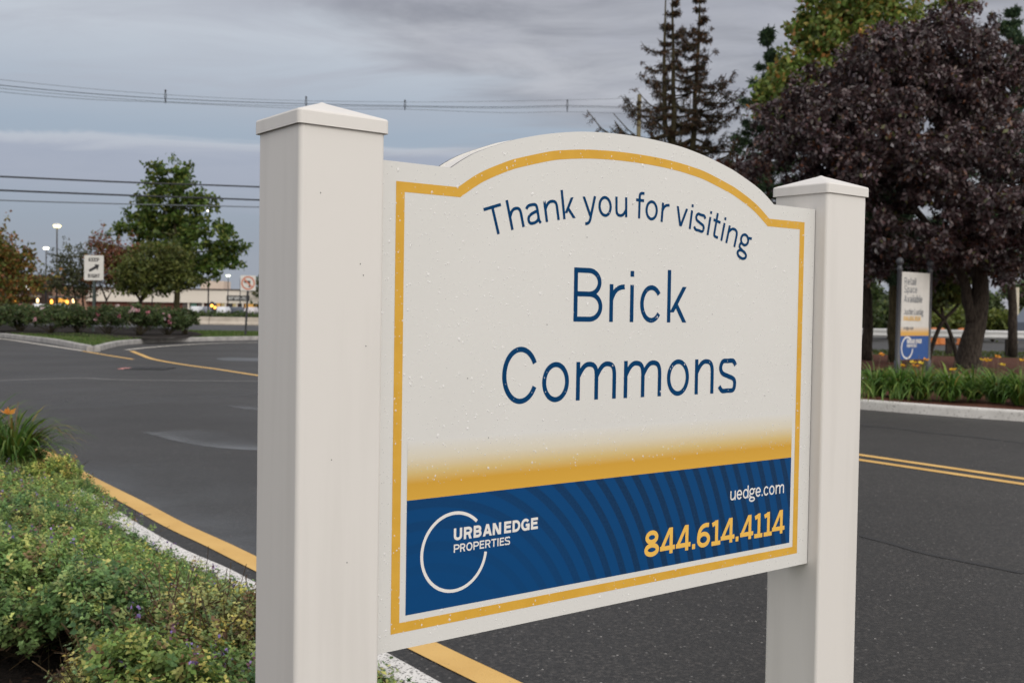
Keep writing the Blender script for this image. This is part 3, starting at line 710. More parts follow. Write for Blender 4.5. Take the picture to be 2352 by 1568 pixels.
def blue_band(nt, b):
    Lk = nt.links; tc = nt.nodes.new('ShaderNodeTexCoord')
    mp = nt.nodes.new('ShaderNodeMapping'); mp.inputs['Location'].default_value = (-(CXp - .40), 0, -zz(-.57)); Lk.new(tc.outputs['Object'], mp.inputs[0])
    sp = nt.nodes.new('ShaderNodeSeparateXYZ'); Lk.new(mp.outputs[0], sp.inputs[0])
    cb = nt.nodes.new('ShaderNodeCombineXYZ'); Lk.new(sp.outputs[0], cb.inputs[0]); Lk.new(sp.outputs[2], cb.inputs[1])
    ln = nt.nodes.new('ShaderNodeVectorMath'); ln.operation = 'LENGTH'; Lk.new(cb.outputs[0], ln.inputs[0])
    def mt2(op, a, v):
        q = nt.nodes.new('ShaderNodeMath'); q.operation = op; Lk.new(a, q.inputs[0]); q.inputs[1].default_value = v; return q.outputs[0]
    s_ = nt.nodes.new('ShaderNodeMath'); s_.operation = 'SINE'; Lk.new(mt2('MULTIPLY', ln.outputs['Value'], 2 * math.pi / .0315), s_.inputs[0])
    st = nt.nodes.new('ShaderNodeMapRange'); st.interpolation_type = 'SMOOTHSTEP'; Lk.new(s_.outputs[0], st.inputs[0]); st.inputs[1].default_value = -.05; st.inputs[2].default_value = .5
    fade = nt.nodes.new('ShaderNodeMapRange'); fade.interpolation_type = 'SMOOTHSTEP'; Lk.new(ln.outputs['Value'], fade.inputs[0]); fade.inputs[1].default_value = .12; fade.inputs[2].default_value = .50
    ml = nt.nodes.new('ShaderNodeMath'); ml.operation = 'MULTIPLY'; Lk.new(st.outputs[0], ml.inputs[0]); Lk.new(fade.outputs[0], ml.inputs[1])
    ns = nt.nodes.new('ShaderNodeTexNoise'); ns.inputs['Scale'].default_value = 260; ns.inputs['Detail'].default_value = 2; Lk.new(tc.outputs['Object'], ns.inputs['Vector'])
    dk = nt.nodes.new('ShaderNodeValToRGB'); dk.color_ramp.elements[0].color = (.003, .026, .080, 1); dk.color_ramp.elements[1].color = (.005, .036, .100, 1)
    dk.color_ramp.elements[0].position = .35; dk.color_ramp.elements[1].position = .65; Lk.new(ns.outputs['Fac'], dk.inputs[0])
    mx = nt.nodes.new('ShaderNodeMix'); mx.data_type = 'RGBA'; Lk.new(ml.outputs[0], mx.inputs[0]); mx.inputs[6].default_value = (.0012, .052, .172, 1); Lk.new(dk.outputs[0], mx.inputs[7])
    Lk.new(mx.outputs[2], b.inputs['Base Color'])
MT['blue_band'] = mat('blue_band_print', (.004, .05, .16), .55, .12, build=blue_band)
def fade_band(nt, b):
    Lk = nt.links; tc = nt.nodes.new('ShaderNodeTexCoord'); sp = nt.nodes.new('ShaderNodeSeparateXYZ'); Lk.new(tc.outputs['Object'], sp.inputs[0])
    mr = nt.nodes.new('ShaderNodeMapRange'); Lk.new(sp.outputs[2], mr.inputs[0]); mr.inputs[1].default_value = zz(BT); mr.inputs[2].default_value = zz(BT + .085)
    r_ = nt.nodes.new('ShaderNodeValToRGB'); e_ = r_.color_ramp.elements
    for _ in range(3): e_.new(.5)
    for i, (p, c) in enumerate(((0, (.62, .35, .045)), (.27, (.58, .32, .038)), (.46, (.60, .45, .19)), (.70, (.63, .575, .455)), (1.0, (.64, .632, .61)))): e_[i].position = p; e_[i].color = (*c, 1)
    Lk.new(mr.outputs[0], r_.inputs[0]); Lk.new(r_.outputs[0], b.inputs['Base Color'])
MT['fade'] = mat('gold_fade_print', (.66, .38, .06), .5, .25, build=fade_band)
rect(-BL, BL, BT, BT + .085, 0).build('gold_band', MT['fade'], face, fix=False)
rect(-BL, BL, BB, BT - .0001, 1).build('blue_band', MT['blue_band'], face, fix=False)
# curved line of words on its circle
cc, RR = (0.0010, -0.7673), 0.9250
def on_arc(a0, a1):
    t = (a0 + a1) / 2 / RR; wd = (a1 - a0)
    def tf(x, y):
        dx = x - wd / 2; r_ = RR + y
        return (cc[0] + r_ * math.sin(t) + dx * math.cos(t), cc[1] + r_ * math.cos(t) - dx * math.sin(t))
    return tf
arcw = [('T', -.2989, -.2655), ('h', -.2572, -.2303), ('a', -.2232, -.1958), ('n', -.1878, -.1590), ('k', -.1517, -.1255), ('y', -.1085, -.0792), ('o', -.0762, -.0471), ('u', -.0395, -.0128), ('f', .0065, .0250), ('o', .0282, .0571), ('r', .0652, .0835), ('v', .0998, .1282), ('i', .1352, .1400), ('s', .1468, .1741), ('i', .1816, .1863), ('t', .1924, .2112), ('i', .2187, .2234), ('n', .2325, .2600), ('g', .2668, .2976)]
lf = lambda k0: (lambda x, z, k: (CXp + x, D0 - .0003 - .000012 * (k + k0), zz(z)))
lettering('lettering', [(c_, a, b, 0, .0440, .0328, on_arc(a, b)) for c_, a, b in arcw], .0048, lf(0), MT['navy'], face)
bl_ = -.0150
big = [('B', -.1255, -.0638, bl_), ('r', -.0482, -.0144, bl_), ('i', -.0017, .0065, bl_), ('c', .0217, .0722, bl_), ('k', .0862, .1343, bl_)]
bm2 = -.1411
big += [('C', -.2660, -.1981, bm2), ('o', -.1876, -.1326, bm2), ('m', -.1174, -.0303, bm2), ('m', -.0126, .0751, bm2), ('o', .0891, .1437, bm2), ('n', .1588, .2076, bm2), ('s', .2212, .2684, bm2)]
for row in (big[:5], big[5:]): lettering('lettering', [(c_, a, b, y, .0862, .0617, None) for c_, a, b, y in row], .0081, lf(0), MT['navy'], face)
logo1 = [('U', -.3508, -.3359), ('R', -.3328, -.3172), ('B', -.3150, -.3004), ('A', -.2980, -.2808), ('N', -.2797, -.2638), ('E', -.2580, -.2445), ('D', -.2419, -.2267), ('G', -.2252, -.2085), ('E', -.2057, -.1920)]
lettering('lettering', [(c_, a, b, -.3384, .0181, .013, None) for c_, a, b in logo1], .0042, lf(6), MT['white_film'], face)
logo2 = [('P', -.3505, -.3401), ('R', -.3392, -.3295), ('O', -.3281, -.3168), ('P', -.3151, -.3048), ('E', -.3036, -.2951), ('R', -.2933, -.2832), ('T', -.2821, -.2724), ('I', -.2705, -.2682), ('E', -.2660, -.2577), ('S', -.2565, -.2464)]
lettering('lettering', [(c_, a, b, -.3563, .0122, .009, None) for c_, a, b in logo2], .0021, lf(6), MT['white_film'], face)
rr = ell(-.3491, -.3551, .0573, .0575, 46, 353.4, 72); a_, b_ = ribbon(rr, .0048); nr = len(rr); fl = film(4)
MB().add([fl(*p) for p in a_] + [fl(*p) for p in b_], [(i, nr + i, nr + i + 1, i + 1) for i in range(nr - 1)]).build('logo_ring', MT['white_film'], face, fix=False)
web = [('u', .2592, .2739), ('e', .2766, .2918), ('d', .2938, .3096), ('g', .3113, .3290), ('e', .3293, .3445), ('.', .3470, .3500), ('c', .3527, .3668), ('o', .3686, .3843), ('m', .3876, .4124)]
lettering('lettering', [(c_, a, b, -.3379, .0225, .0172, None) for c_, a, b in web], .0029, lf(6), MT['white_film'], face)
ph = [('8', .0425, .0776), ('4', .0801, .1167), ('4', .1192, .1561), ('.', .1602, .1692), ('6', .1727, .2067), ('1', .2107, .2343), ('4', .2353, .2725), ('.', .2760, .2849), ('4', .2883, .3249), ('1', .3281, .3514), ('1', .3553, .3787), ('4', .3794, .4162)]
lettering('lettering', [(c_, a, b, -.4148, .0450, .03, None) for c_, a, b in ph], .0078, lf(6), MT['gold_text'], face)
# rain drops on the face
def drops():
    n = 5200; x = rng.uniform(-half + .004, half - .004, n); z = rng.uniform(ZB + .004, .288, n)
    ax = np.array([p[0] for p in up_arc])[::-1]; az = np.array([p[1] for p in up_arc])[::-1]
    top = np.where(np.abs(x) < .362, np.interp(x, ax, az), ZL); keep = z < top - .004
    keep &= ~((z < BT + .02) & (z > BB) & (np.abs(x) < BL) & (rng.random(n) < 1.1))
    x, z = x[keep], z[keep]
    ink = []
    for ch in bpy.data.objects:
        if ch.parent == face and ch.name.startswith('lettering'):
            for p in ch.data.polygons:
                q = [(ch.data.vertices[k].co.x - CXp, ch.data.vertices[k].co.z + Z0 - CAM_H) for k in p.vertices[:4]]
                lg = max(math.dist(q[0], q[-1]), math.dist(q[0], q[1])); m_ = max(2, int(lg / .003))
                for u in np.linspace(0, 1, m_):
                    for w_ in np.linspace(0, 1, m_ if len(q) == 4 else 2):
                        a_, b_, c_, d_ = (np.array(q[k % len(q)]) for k in range(4)); ink.append((a_ * (1 - u) + b_ * u) * (1 - w_) + (d_ * (1 - u) + c_ * u) * w_)
    ink = np.array(ink)
    near = np.array([np.min((ink[:, 0] - a) ** 2 + (ink[:, 1] - b) ** 2) for a, b in zip(x, z)]) < .0030 ** 2
    k2 = ~near | (rng.random(len(x)) < .04); x, z = x[k2], z[k2]; n = len(x)
    r = np.clip(rng.lognormal(math.log(.00072), .42, n), .0004, .0024)
    V = []; F = []; K = 8
    mb = MB()
    for i in range(n):
        ri = r[i]; el_ = random.uniform(.9, 1.5); sk = random.uniform(-.3, .3); hgt = ri * .34
        vs = []
        for fr, fz in ((1, 0), (.72, .70)):
            for k in range(K):
                t = 2 * math.pi * k / K; dx = ri * fr * math.cos(t); dz = ri * fr * math.sin(t) * el_; dx += sk * dz
                vs.append((CXp + x[i] + dx, D0 - .00032 - hgt * fz, zz(z[i]) + dz - fz * ri * .12))
        vs.append((CXp + x[i], D0 - .00032 - hgt, zz(z[i]) - ri * .15))
        fs = [(k, (k + 1) % K, K + (k + 1) % K, K + k) for k in range(K)] + [(K + k, K + (k + 1) % K, 2 * K) for k in range(K)]
        mb.add(vs, fs)
    m = bpy.data.materials.new('water_drop'); m.use_nodes = True; nt = m.node_tree; b = nt.nodes['Principled BSDF']
    b.inputs['Base Color'].default_value = (.95, .95, .94, 1); b.inputs['Roughness'].default_value = .12; b.inputs['IOR'].default_value = 1.33; b.inputs['Specular IOR Level'].default_value = .8
    tr = nt.nodes.new('ShaderNodeBsdfTransparent'); mx = nt.nodes.new('ShaderNodeMixShader'); mx.inputs[0].default_value = .45
    nt.links.new(tr.outputs[0], mx.inputs[1]); nt.links.new(b.outputs[0], mx.inputs[2]); nt.links.new(mx.outputs[0], nt.nodes['Material Output'].inputs[0])
    o = mb.build('water_drops', m, face, True); o['kind'] = 'stuff'
drops()
# specks of dirt on the posts and the sheet
sb = MB()
for x, z in ((.0, .18), (-.18, -.02), (.27, .10), (-.33, -.1), (.35, -.15), (.2, .0), (-.29, -.19), (.05, .26), (-.1, .12), (.31, .2)):
    q = [(x + .0008 * math.cos(R(t)), z + .0008 * math.sin(R(t))) for t in range(0, 360, 45)]; f = film(20); sb.add([f(*p) for p in q], [tuple(range(8))])
for x, z in ((.09, .06), (.095, .045), (.10, -.05), (.05, -.2), (.075, -.34), (.03, .15)):
    q = [(x + .0007 * math.cos(R(t)), z + .001 * math.sin(R(t))) for t in range(0, 360, 45)]; sb.add([(p[0], -.0002, zz(p[1])) for p in q], [tuple(range(8))])
o = sb.build('dirt_specks', MT['edge'], face, fix=False); o['kind'] = 'stuff'

# ================================================================== TREES
def clumps_in(lobes, n, shell=0.55):
    """clump centres spread through the lobes; lobes: (centre, radii)"""
    vol = np.array([r[0] * r[1] * r[2] for _, r in lobes]) ** .75; k = rng.choice(len(lobes), n, p=vol / vol.sum())
    d = unit(rng.normal(size=(n, 3))); rad = rng.uniform(shell ** 2, 1, n) ** .5 * rng.uniform(.86, 1.08, n)
    c = np.array([tuple(l[0]) for l in lobes])[k]; r = np.array([l[1] for l in lobes])[k]
    return c + d * r * rad[:, None], d
def lobe(px, py, rx, ry, Y, dy=0.0, rd=None):
    s = m_px(Y + dy); return (at(px, py, Y + dy), (rx * s, (rd if rd else (rx + ry) / 2) * s, ry * s))
def crown(parent, base, lobes, nc, per, sig, ln, wd, cols, wts, m=None, droop=.3, shell=.55, upbias=.6, keep=None, name='crown', cvar=.22, spray=0.0):
    C, D = clumps_in(lobes, nc, shell)
    nc = len(C); sg = sig * rng.uniform(.55, 1.35, nc)
    dv = unit(rng.normal(size=(nc * per, 3)) + np.array([0, 0, .45])) * rng.uniform(.25, 1.6, (nc * per, 1)) ** .6
    P = np.repeat(C, per, 0) + dv * np.repeat(sg, per)[:, None] * np.array([1.1, 1.1, .8])
    if spray: P += np.repeat(unit(D * np.array([1, 1, .7]) + np.array([0, 0, .5]) + rng.normal(size=(nc, 3)) * .35), per, 0) * (rng.random((nc * per, 1)) ** 1.3 * np.repeat(rng.exponential(spray, nc), per)[:, None])
    T = palette(nc * per, cols, wts, cvar) * np.repeat(rng.uniform(.75, 1.25, nc), per)[:, None]
    return quads(name, leaves(P, ln, wd, None, droop, upbias), T, m or MT['leaf'], parent, base), C
def limb(mb, a, b, r0_, r1_, wob=.08, k=7, n=7):
    a = Vector(a); b = Vector(b); Lg = (b - a).length; pts = []
    j = Vector((random.uniform(-1, 1), random.uniform(-1, 1), random.uniform(-.3, .8))) * Lg * wob
    for i in range(k + 1):
        t = i / k; p = a.lerp(b, t) + j * math.sin(math.pi * t)
        if 0 < i < k: p += Vector((random.uniform(-1, 1), random.uniform(-1, 1), random.uniform(-1, 1))) * Lg * wob * .12
        pts.append(p)
    mb.tube(pts, [r0_ + (r1_ - r0_) * (i / k) ** .8 for i in range(k + 1)], n)
    return pts
def trunk_mesh(parent, base, stems, targets, m, r_limb=.06, ntw=40, r_tw=.018, name='trunk'):
    mb = MB(); tips = []
    for pts, r0_, r1_ in stems:
        P = smooth_path(pts, 5); k = len(P) - 1
        mb.tube(P, [(r0_ + (r1_ - r0_) * (i / k)) * (1.35 - .35 * min(1, i / (k * .15))) for i in range(k + 1)], 12); tips += P[k // 2:]
    joints = []
    for c in targets:
        a = min(tips, key=lambda p: (p - Vector(c)).length + max(0, p.z - c[2]) * 2)
        joints += limb(mb, a, c, r_limb, r_limb * .3)[2:]
    return mb, joints
def finish_trunk(mb, joints, C, parent, base, m, ntw=60, r_tw=.02, name='trunk'):
    if joints and len(C):
        for i in rng.choice(len(C), min(ntw, len(C)), replace=False):
            c = Vector(C[i]); a = min(joints, key=lambda p: (p - c).length); limb(mb, a, c, r_tw, r_tw * .3, .06, 4, 5)
    return mb.build(name, m, parent, True, origin=base)
def broadleaf(name, label, base, stems, lobes, nc, per, sig, ln, wd, cols, wts, bark='bark', r_limb=.06, ntw=70, r_tw=.02, cat='tree', group=None, crown_lobes=None, **k):
    t = thing(name, label, cat, base, group)
    o, C = crown(t, base, crown_lobes or lobes, nc, per, sig, ln, wd, cols, wts, **k)
    mb, J = trunk_mesh(t, base, stems, [l[0] for l in lobes], MT[bark], r_limb)
    finish_trunk(mb, J, C, t, base, MT[bark], ntw, r_tw)
    return t

# the purple maple
PUR = [(.040, .022, .024), (.064, .036, .038), (.10, .068, .070), (.155, .128, .132), (.11, .045, .022), (.08, .082, .025)]
PW = [5, 5, 4, 3, 1.2, .5]
Ym = 28.0
mb_base = at(2232, 853, Ym); mb_base.z = .12
stem1 = [at(2222, 870, Ym), at(2228, 800, Ym), at(2243, 740, Ym), at(2252, 660, Ym), at(2240, 560, Ym), at(2210, 420, Ym), at(2160, 240, Ym)]
stem2 = [at(2238, 735, Ym), at(2222, 690, Ym), at(2212, 640, Ym), at(2150, 540, Ym), at(2050, 420, Ym)]
lob = [lobe(2050, 200, 190, 140, Ym), lobe(2150, 110, 120, 115, Ym, 1), lobe(1905, 250, 105, 90, Ym, .3), lobe(1860, 330, 130, 110, Ym, -.3), lobe(2000, 350, 170, 130, Ym, -1.6),
       lobe(2200, 220, 130, 120, Ym, .5), lobe(2280, 330, 110, 90, Ym, -2.2), lobe(2360, 420, 140, 120, Ym, -2.2), lobe(2200, 400, 120, 110, Ym, -2.6), lobe(1850, 420, 90, 80, Ym, .5), lobe(2240, 600, 110, 60, Ym, -.8), lobe(2345, 610, 80, 60, Ym, -.6), lobe(2060, 590, 90, 55, Ym, -.8), lobe(2290, 560, 100, 70, Ym, 1.2),
       lobe(1960, 470, 130, 100, Ym, -1), lobe(2100, 510, 150, 100, Ym, -2), lobe(2270, 520, 130, 90, Ym, -3), lobe(2400, 560, 120, 110, Ym, -2), lobe(1800, 260, 75, 65, Ym, .5),
       lobe(2000, 580, 90, 60, Ym, -.5), lobe(2150, 610, 70, 45, Ym, 1.5), lobe(2300, 610, 60, 45, Ym, -1.2), lobe(1785, 350, 40, 45, Ym), lobe(1800, 235, 45, 38, Ym), lobe(2060, 330, 260, 200, Ym, 1.2)]
puffs = []
for c_, r_ in lob:
    for _ in range(int(5 + 3.4 * r_[0] * r_[2])):
        dv = unit(rng.normal(size=3) + np.array([0, -.5, .15])); rr_ = min(random.uniform(.42, .85), .5 * min(r_[0], r_[2]))
        puffs.append((c_ + Vector((dv[0] * r_[0] * .80, dv[1] * r_[1] * .85, dv[2] * r_[2] * .84)), (rr_ * 1.15, rr_ * 1.15, rr_ * .8)))
broadleaf('maple_tree', 'large dark purple-leaved maple behind the tall blue and white leasing sign', mb_base,
          [(stem1, .33, .09), (stem2, .17, .07)], lob, 2600, 46, .15, .14, .085, PUR, PW, r_limb=.08, ntw=140, r_tw=.022, shell=.72, upbias=2.0, droop=.8, cvar=.35, spray=.10, crown_lobes=puffs, m=MT['leaf_gloss'])
# mixed tree behind the maple turning orange
Yb = 40.0
b0 = at(1960, 860, Yb); b0.z = .1
broadleaf('turning_tree', 'tall green tree turning orange at its tips, above the purple maple', b0, [([b0, at(1960, 600, Yb), at(1955, 300, Yb), at(1950, 60, Yb)], .25, .06)],
          [lobe(1900, 60, 85, 80, Yb), lobe(1985, 20, 90, 90, Yb, .5), lobe(1960, 130, 110, 80, Yb), lobe(1850, 160, 70, 60, Yb), lobe(1905, -40, 60, 60, Yb), lobe(2040, 60, 80, 90, Yb, 1), lobe(1800, 190, 62, 62, Yb), lobe(1850, 60, 40, 40, Yb), lobe(1780, 240, 45, 45, Yb), lobe(1830, 260, 60, 45, Yb), lobe(2180, 10, 60, 30, Yb, 2)],
          560, 30, .24, .22, .16, [(.11, .17, .034), (.16, .20, .042), (.28, .20, .05), (.38, .18, .055), (.40, .34, .085)], [7, 6, 1.3, 1.0, .6], r_limb=.06, ntw=60, spray=.2, shell=.35)
# conifers
def conifer(name, label, base_px, Y, top_py, lean, cols, wts, wpx, tiers, dens, ln=.20, r_base=.2, droop=-.15, first=.15, bark='bark', stub=1.0, shape=.9, per=60, parts=True, jitter=1.0, group=None, uptip=.0, sides=None, zrange=None, twin=0.0, whorl=(2, 3, 3, 4)):
    base = at(base_px, 860, Y); base.z = .1
    top = at(base_px + lean, top_py, Y)
    t = thing(name, label, 'tree', base, group)
    mb = MB(); k = 14; tp = [base.lerp(top, i / k) + Vector((random.uniform(-1, 1), random.uniform(-1, 1), 0)) * .04 * (0 < i < k) for i in range(k + 1)]
    mb.tube(tp, [r_base * (1 - .93 * i / k) + .01 for i in range(k + 1)], 9)
    V = []; Hh = top.z - base.z
    if twin: mb.tube([base.lerp(top, .55), base.lerp(top, .62) + Vector((twin, .1, 0)), base.lerp(top, .8) + Vector((twin * 1.05, .1, 0)), base.lerp(top, .99) + Vector((twin * .8, .1, 0))], [r_base * .55, r_base * .45, r_base * .3, .02], 8)
    for q in range(tiers):
        f = first + (1 - first) * (q + random.uniform(-.4, .4)) / tiers
        if not first <= f < .995: continue
        p0 = base.lerp(top, f); Lm = wpx * m_px(Y) * (1 - f) ** shape * random.uniform(.6, 1.15)
        for b in range(random.choice(whorl)):
            az = random.uniform(0, 2 * math.pi)
            if sides is not None and sides(az, f): continue
            Lb = max(.25, Lm * random.uniform(.6, 1.0)); d = Vector((math.cos(az), math.sin(az), 0)); pts = []
            for i in range(7):
                u = i / 6; pts.append(p0 + d * Lb * u + Vector((0, 0, 1)) * Lb * (droop * math.sin(u * 2.4) + uptip * u ** 3) + Vector((random.uniform(-1, 1), random.uniform(-1, 1), random.uniform(-1, 1))) * Lb * .02 * (u > 0))
            mb.tube(pts, [.045 * (1 - .8 * i / 6) * (Lb / 2.5 + .35) for i in range(7)], 5, cap=False)
            # twigs hanging off the branch carry the needles
            nt_ = int(8 + Lb * 7)
            for _ in range(nt_):
                u = random.uniform(.12, 1); a = pts[min(5, int(u * 6))].lerp(pts[min(6, int(u * 6) + 1)], u * 6 % 1)
                tl = Lb * .17 * random.uniform(.4, 1.2) * stub; sd_ = random.choice((-1, 1))
                e_ = a + (Vector((-d.y, d.x, 0)) * sd_ * random.uniform(.2, 1) + d * .7 + Vector((0, 0, random.uniform(-.9, .25)))).normalized() * tl
                mb.tube([a, e_], [.011, .004], 4, cap=False)
                if random.random() < dens:
                    m_ = int(per * random.uniform(.4, 1.3)); tt = rng.uniform(.0, 1.1, m_)[:, None]
                    V.append(np.array(a)[None] * (1 - tt) + np.array(e_)[None] * tt + rng.normal(size=(m_, 3)) * .035)
    mb.build('trunk', MT[bark], t, True, origin=base)
    if V:
        P = np.concatenate(V); quads('crown', leaves(P, ln, ln * .22, None, .6, .2), palette(len(P), cols, wts, .3), MT['needle'], t, base)
    return t
BRN = [(.045, .024, .013), (.075, .034, .014), (.022, .016, .011), (.030, .036, .017), (.14, .065, .022)]
for nm, lab, px, lean, top, wd_ in (('bare_spruce', 'dying brown spruce with twin leaders, left of the bare pair above the sign arch', 1548, -3, -30, 470), ('bare_spruce', 'second dying spruce, right of the bare pair, with one thin straight trunk', 1572, 36, -14, 460)):
    conifer(nm, lab, px, 45, top, lean, BRN, [4, 3, 4, 2, 1], wd_, 28, .72, ln=.16, r_base=.25, droop=-.16, first=.3, uptip=.36, shape=1.0, per=24, group='dying spruces behind the sign', stub=.62, bark='bark_olive', twin=-.34 if px == 1548 else 0, whorl=(3, 3, 4))
# second leader of the first spruce
GRN = [(.028, .058, .028), (.042, .082, .034), (.06, .098, .034), (.034, .06, .038)]
conifer('pine_tree', 'dark green pine rising left of the purple maple behind it', 1765, 42, 55, 0, GRN, [3, 3, 2, 2], 235, 34, .9, ln=.2, r_base=.16, droop=.05, first=.3, uptip=.25, shape=.85, per=36)
conifer('pine_tree', 'dark green pine at the right edge behind the purple maple', 2325, 38, 20, 0, GRN, [3, 3, 2, 2], 270, 38, .95, ln=.2, r_base=.16, droop=.05, first=.25, uptip=.25, shape=.7, per=40)
conifer('pine_tree', 'pine with an olive trunk beside the tall leasing sign, low green boughs', 2052, 31, 300, 4, GRN, [4, 3, 2, 2], 170, 26, .95, ln=.2, r_base=.17, droop=-.05, first=.36, uptip=.1, shape=.5, per=44, bark='bark_olive')
conifer('pine_tree', 'pine with a dark trunk just right of the white sign post', 1992, 32.5, 320, -4, GRN, [4, 3, 2, 2], 165, 26, .95, ln=.2, r_base=.17, droop=-.05, first=.4, uptip=.1, shape=.5, per=44)
# small brown tree behind the arch
Yq = 36; q0 = at(1700, 860, Yq); q0.z = .1
broadleaf('small_brown_tree', 'small rusty brown tree low behind the right side of the sign arch', q0, [([q0, at(1700, 600, Yq), at(1690, 430, Yq)], .12, .05)], [lobe(1690, 430, 50, 60, Yq), lobe(1730, 400, 50, 50, Yq), lobe(1655, 400, 35, 35, Yq), lobe(1710, 500, 60, 50, Yq)],
          130, 24, .2, .18, .12, [(.06, .026, .018), (.09, .035, .02), (.045, .022, .016)], [3, 2, 2], ntw=30)
# multi-stem understory tree between leasing sign and maple
Yu = 31; u0 = at(2175, 856, Yu); u0.z = .12
broadleaf('understory_tree', 'slim multi-stemmed green tree between the leasing sign and the maple trunk', u0,
          [([at(2205, 856, Yu), at(2190, 790, Yu), at(2168, 735, Yu), at(2120, 690, Yu)], .07, .04), ([at(2130, 830, Yu), at(2150, 770, Yu), at(2168, 735, Yu), at(2200, 700, Yu), at(2230, 640, Yu)], .07, .04), ([at(2168, 735, Yu), at(2160, 690, Yu), at(2160, 640, Yu)], .05, .03)],
          [lobe(2170, 660, 60, 45, Yu), lobe(2130, 620, 55, 50, Yu, .5), lobe(2205, 600, 60, 50, Yu), lobe(2110, 690, 30, 35, Yu)], 240, 26, .2, .16, .11, [(.08, .11, .028), (.115, .14, .034), (.15, .16, .045), (.045, .068, .022)], [4, 3, 1.5, 2], bark='bark', r_limb=.03, ntw=40, r_tw=.012)

# trees on the island, left
def small_tree(name, label, Y, base_px, stems_px, lobes, nc, per, sig, ln, wd, cols, wts, r0_=.11, **k):
    b = at(base_px, 770, Y); b.z = .18
    st = []
    for s in stems_px:
        pts = [at(x, y, Y) for x, y in s]; pts[0].z = .12 if s[0][1] > 740 else pts[0].z; st.append((pts, r0_, r0_ * .45))
    return broadleaf(name, label, b, st, [lobe(*l, Y=Y) if len(l) == 4 else lobe(l[0], l[1], l[2], l[3], Y, l[4]) for l in lobes], nc, per, sig, ln, wd, cols, wts, **k)
small_tree('green_tree', 'tallest green tree on the island, spire top, left of the white post', 58, 405, [[(404, 772), (405, 715), (408, 640), (404, 540), (400, 430)]],
           [(385, 400, 36, 28), (420, 400, 22, 22), (400, 450, 72, 45), (360, 490, 66, 42), (440, 480, 50, 42), (330, 520, 60, 42), (400, 540, 85, 50), (470, 560, 72, 55), (525, 585, 36, 32), (505, 530, 22, 26), (470, 470, 26, 30), (430, 610, 70, 42), (370, 590, 60, 45), (500, 612, 45, 32), (545, 575, 18, 18), (290, 530, 26, 22), (350, 405, 14, 14)],
           330, 34, .25, .25, .18, [(.068, .118, .020), (.100, .145, .026), (.155, .175, .034), (.040, .075, .018)], [4, 4, 2, 2], r0_=.2, r_limb=.06, ntw=90, bark='bark_olive', shell=.35, spray=.17)
small_tree('round_crown_tree', 'low round olive-green tree with a forked dark trunk in front of the tallest', 54, 321, [[(321, 772), (322, 715), (322, 690), (308, 668), (300, 640)], [(322, 690), (338, 668), (350, 640)]],
           [(345, 600, 60, 45), (320, 640, 45, 45), (390, 630, 52, 42), (430, 640, 25, 28), (360, 650, 70, 32), (405, 590, 35, 30), (300, 655, 24, 30)], 360, 26, .20, .19, .13, [(.10, .12, .028), (.135, .145, .034), (.065, .085, .022)], [4, 3, 3], r0_=.1, r_limb=.04, ntw=60, shell=.4, spray=.3)
small_tree('red_leaved_tree', 'small tree turning rusty red behind the keep right sign', 57, 236, [[(240, 772), (238, 715), (245, 690), (262, 660), (285, 620)], [(245, 690), (230, 650), (225, 600)]],
           [(250, 585, 38, 32), (285, 590, 30, 36), (305, 570, 18, 26), (240, 630, 40, 36), (215, 560, 12, 14), (232, 555, 10, 14), (270, 630, 40, 36)], 210, 24, .2, .17, .11, [(.17, .075, .038), (.21, .10, .05), (.24, .085, .065), (.12, .11, .03)], [4, 3, 2, 2], r0_=.05, r_limb=.03, ntw=60, shell=.3, spray=.3)
small_tree('thin_crown_tree', 'thin-crowned dark olive tree left of the keep right sign', 58, 180, [[(176, 772), (175, 715), (172, 680), (165, 640), (160, 590)], [(193, 772), (192, 715), (190, 680), (192, 640), (185, 590)]],
           [(165, 590, 40, 32), (190, 620, 40, 40), (150, 640, 45, 40), (205, 650, 30, 40), (135, 600, 22, 30), (175, 665, 45, 30), (120, 655, 40, 26)], 240, 20, .22, .15, .09, [(.085, .095, .045), (.11, .11, .055), (.06, .07, .035)], [4, 3, 3], r0_=.07, r_limb=.03, ntw=90, shell=.2, spray=.4)
small_tree('autumn_tree', 'orange and green tree cut off by the left edge of the photo', 56, -15, [[(-18, 772), (-15, 715), (-10, 660), (-5, 600)]],
           [(0, 575, 30, 36), (25, 600, 36, 26), (10, 640, 40, 36), (60, 590, 26, 14), (75, 585, 16, 16), (-30, 600, 50, 60), (45, 615, 45, 18), (60, 655, 50, 22), (30, 690, 40, 26)], 250, 26, .2, .20, .14, [(.21, .095, .028), (.16, .13, .028), (.11, .13, .028), (.26, .12, .03)], [3, 3, 4, 1], r0_=.12, r_limb=.04, ntw=50, shell=.35, spray=.4)

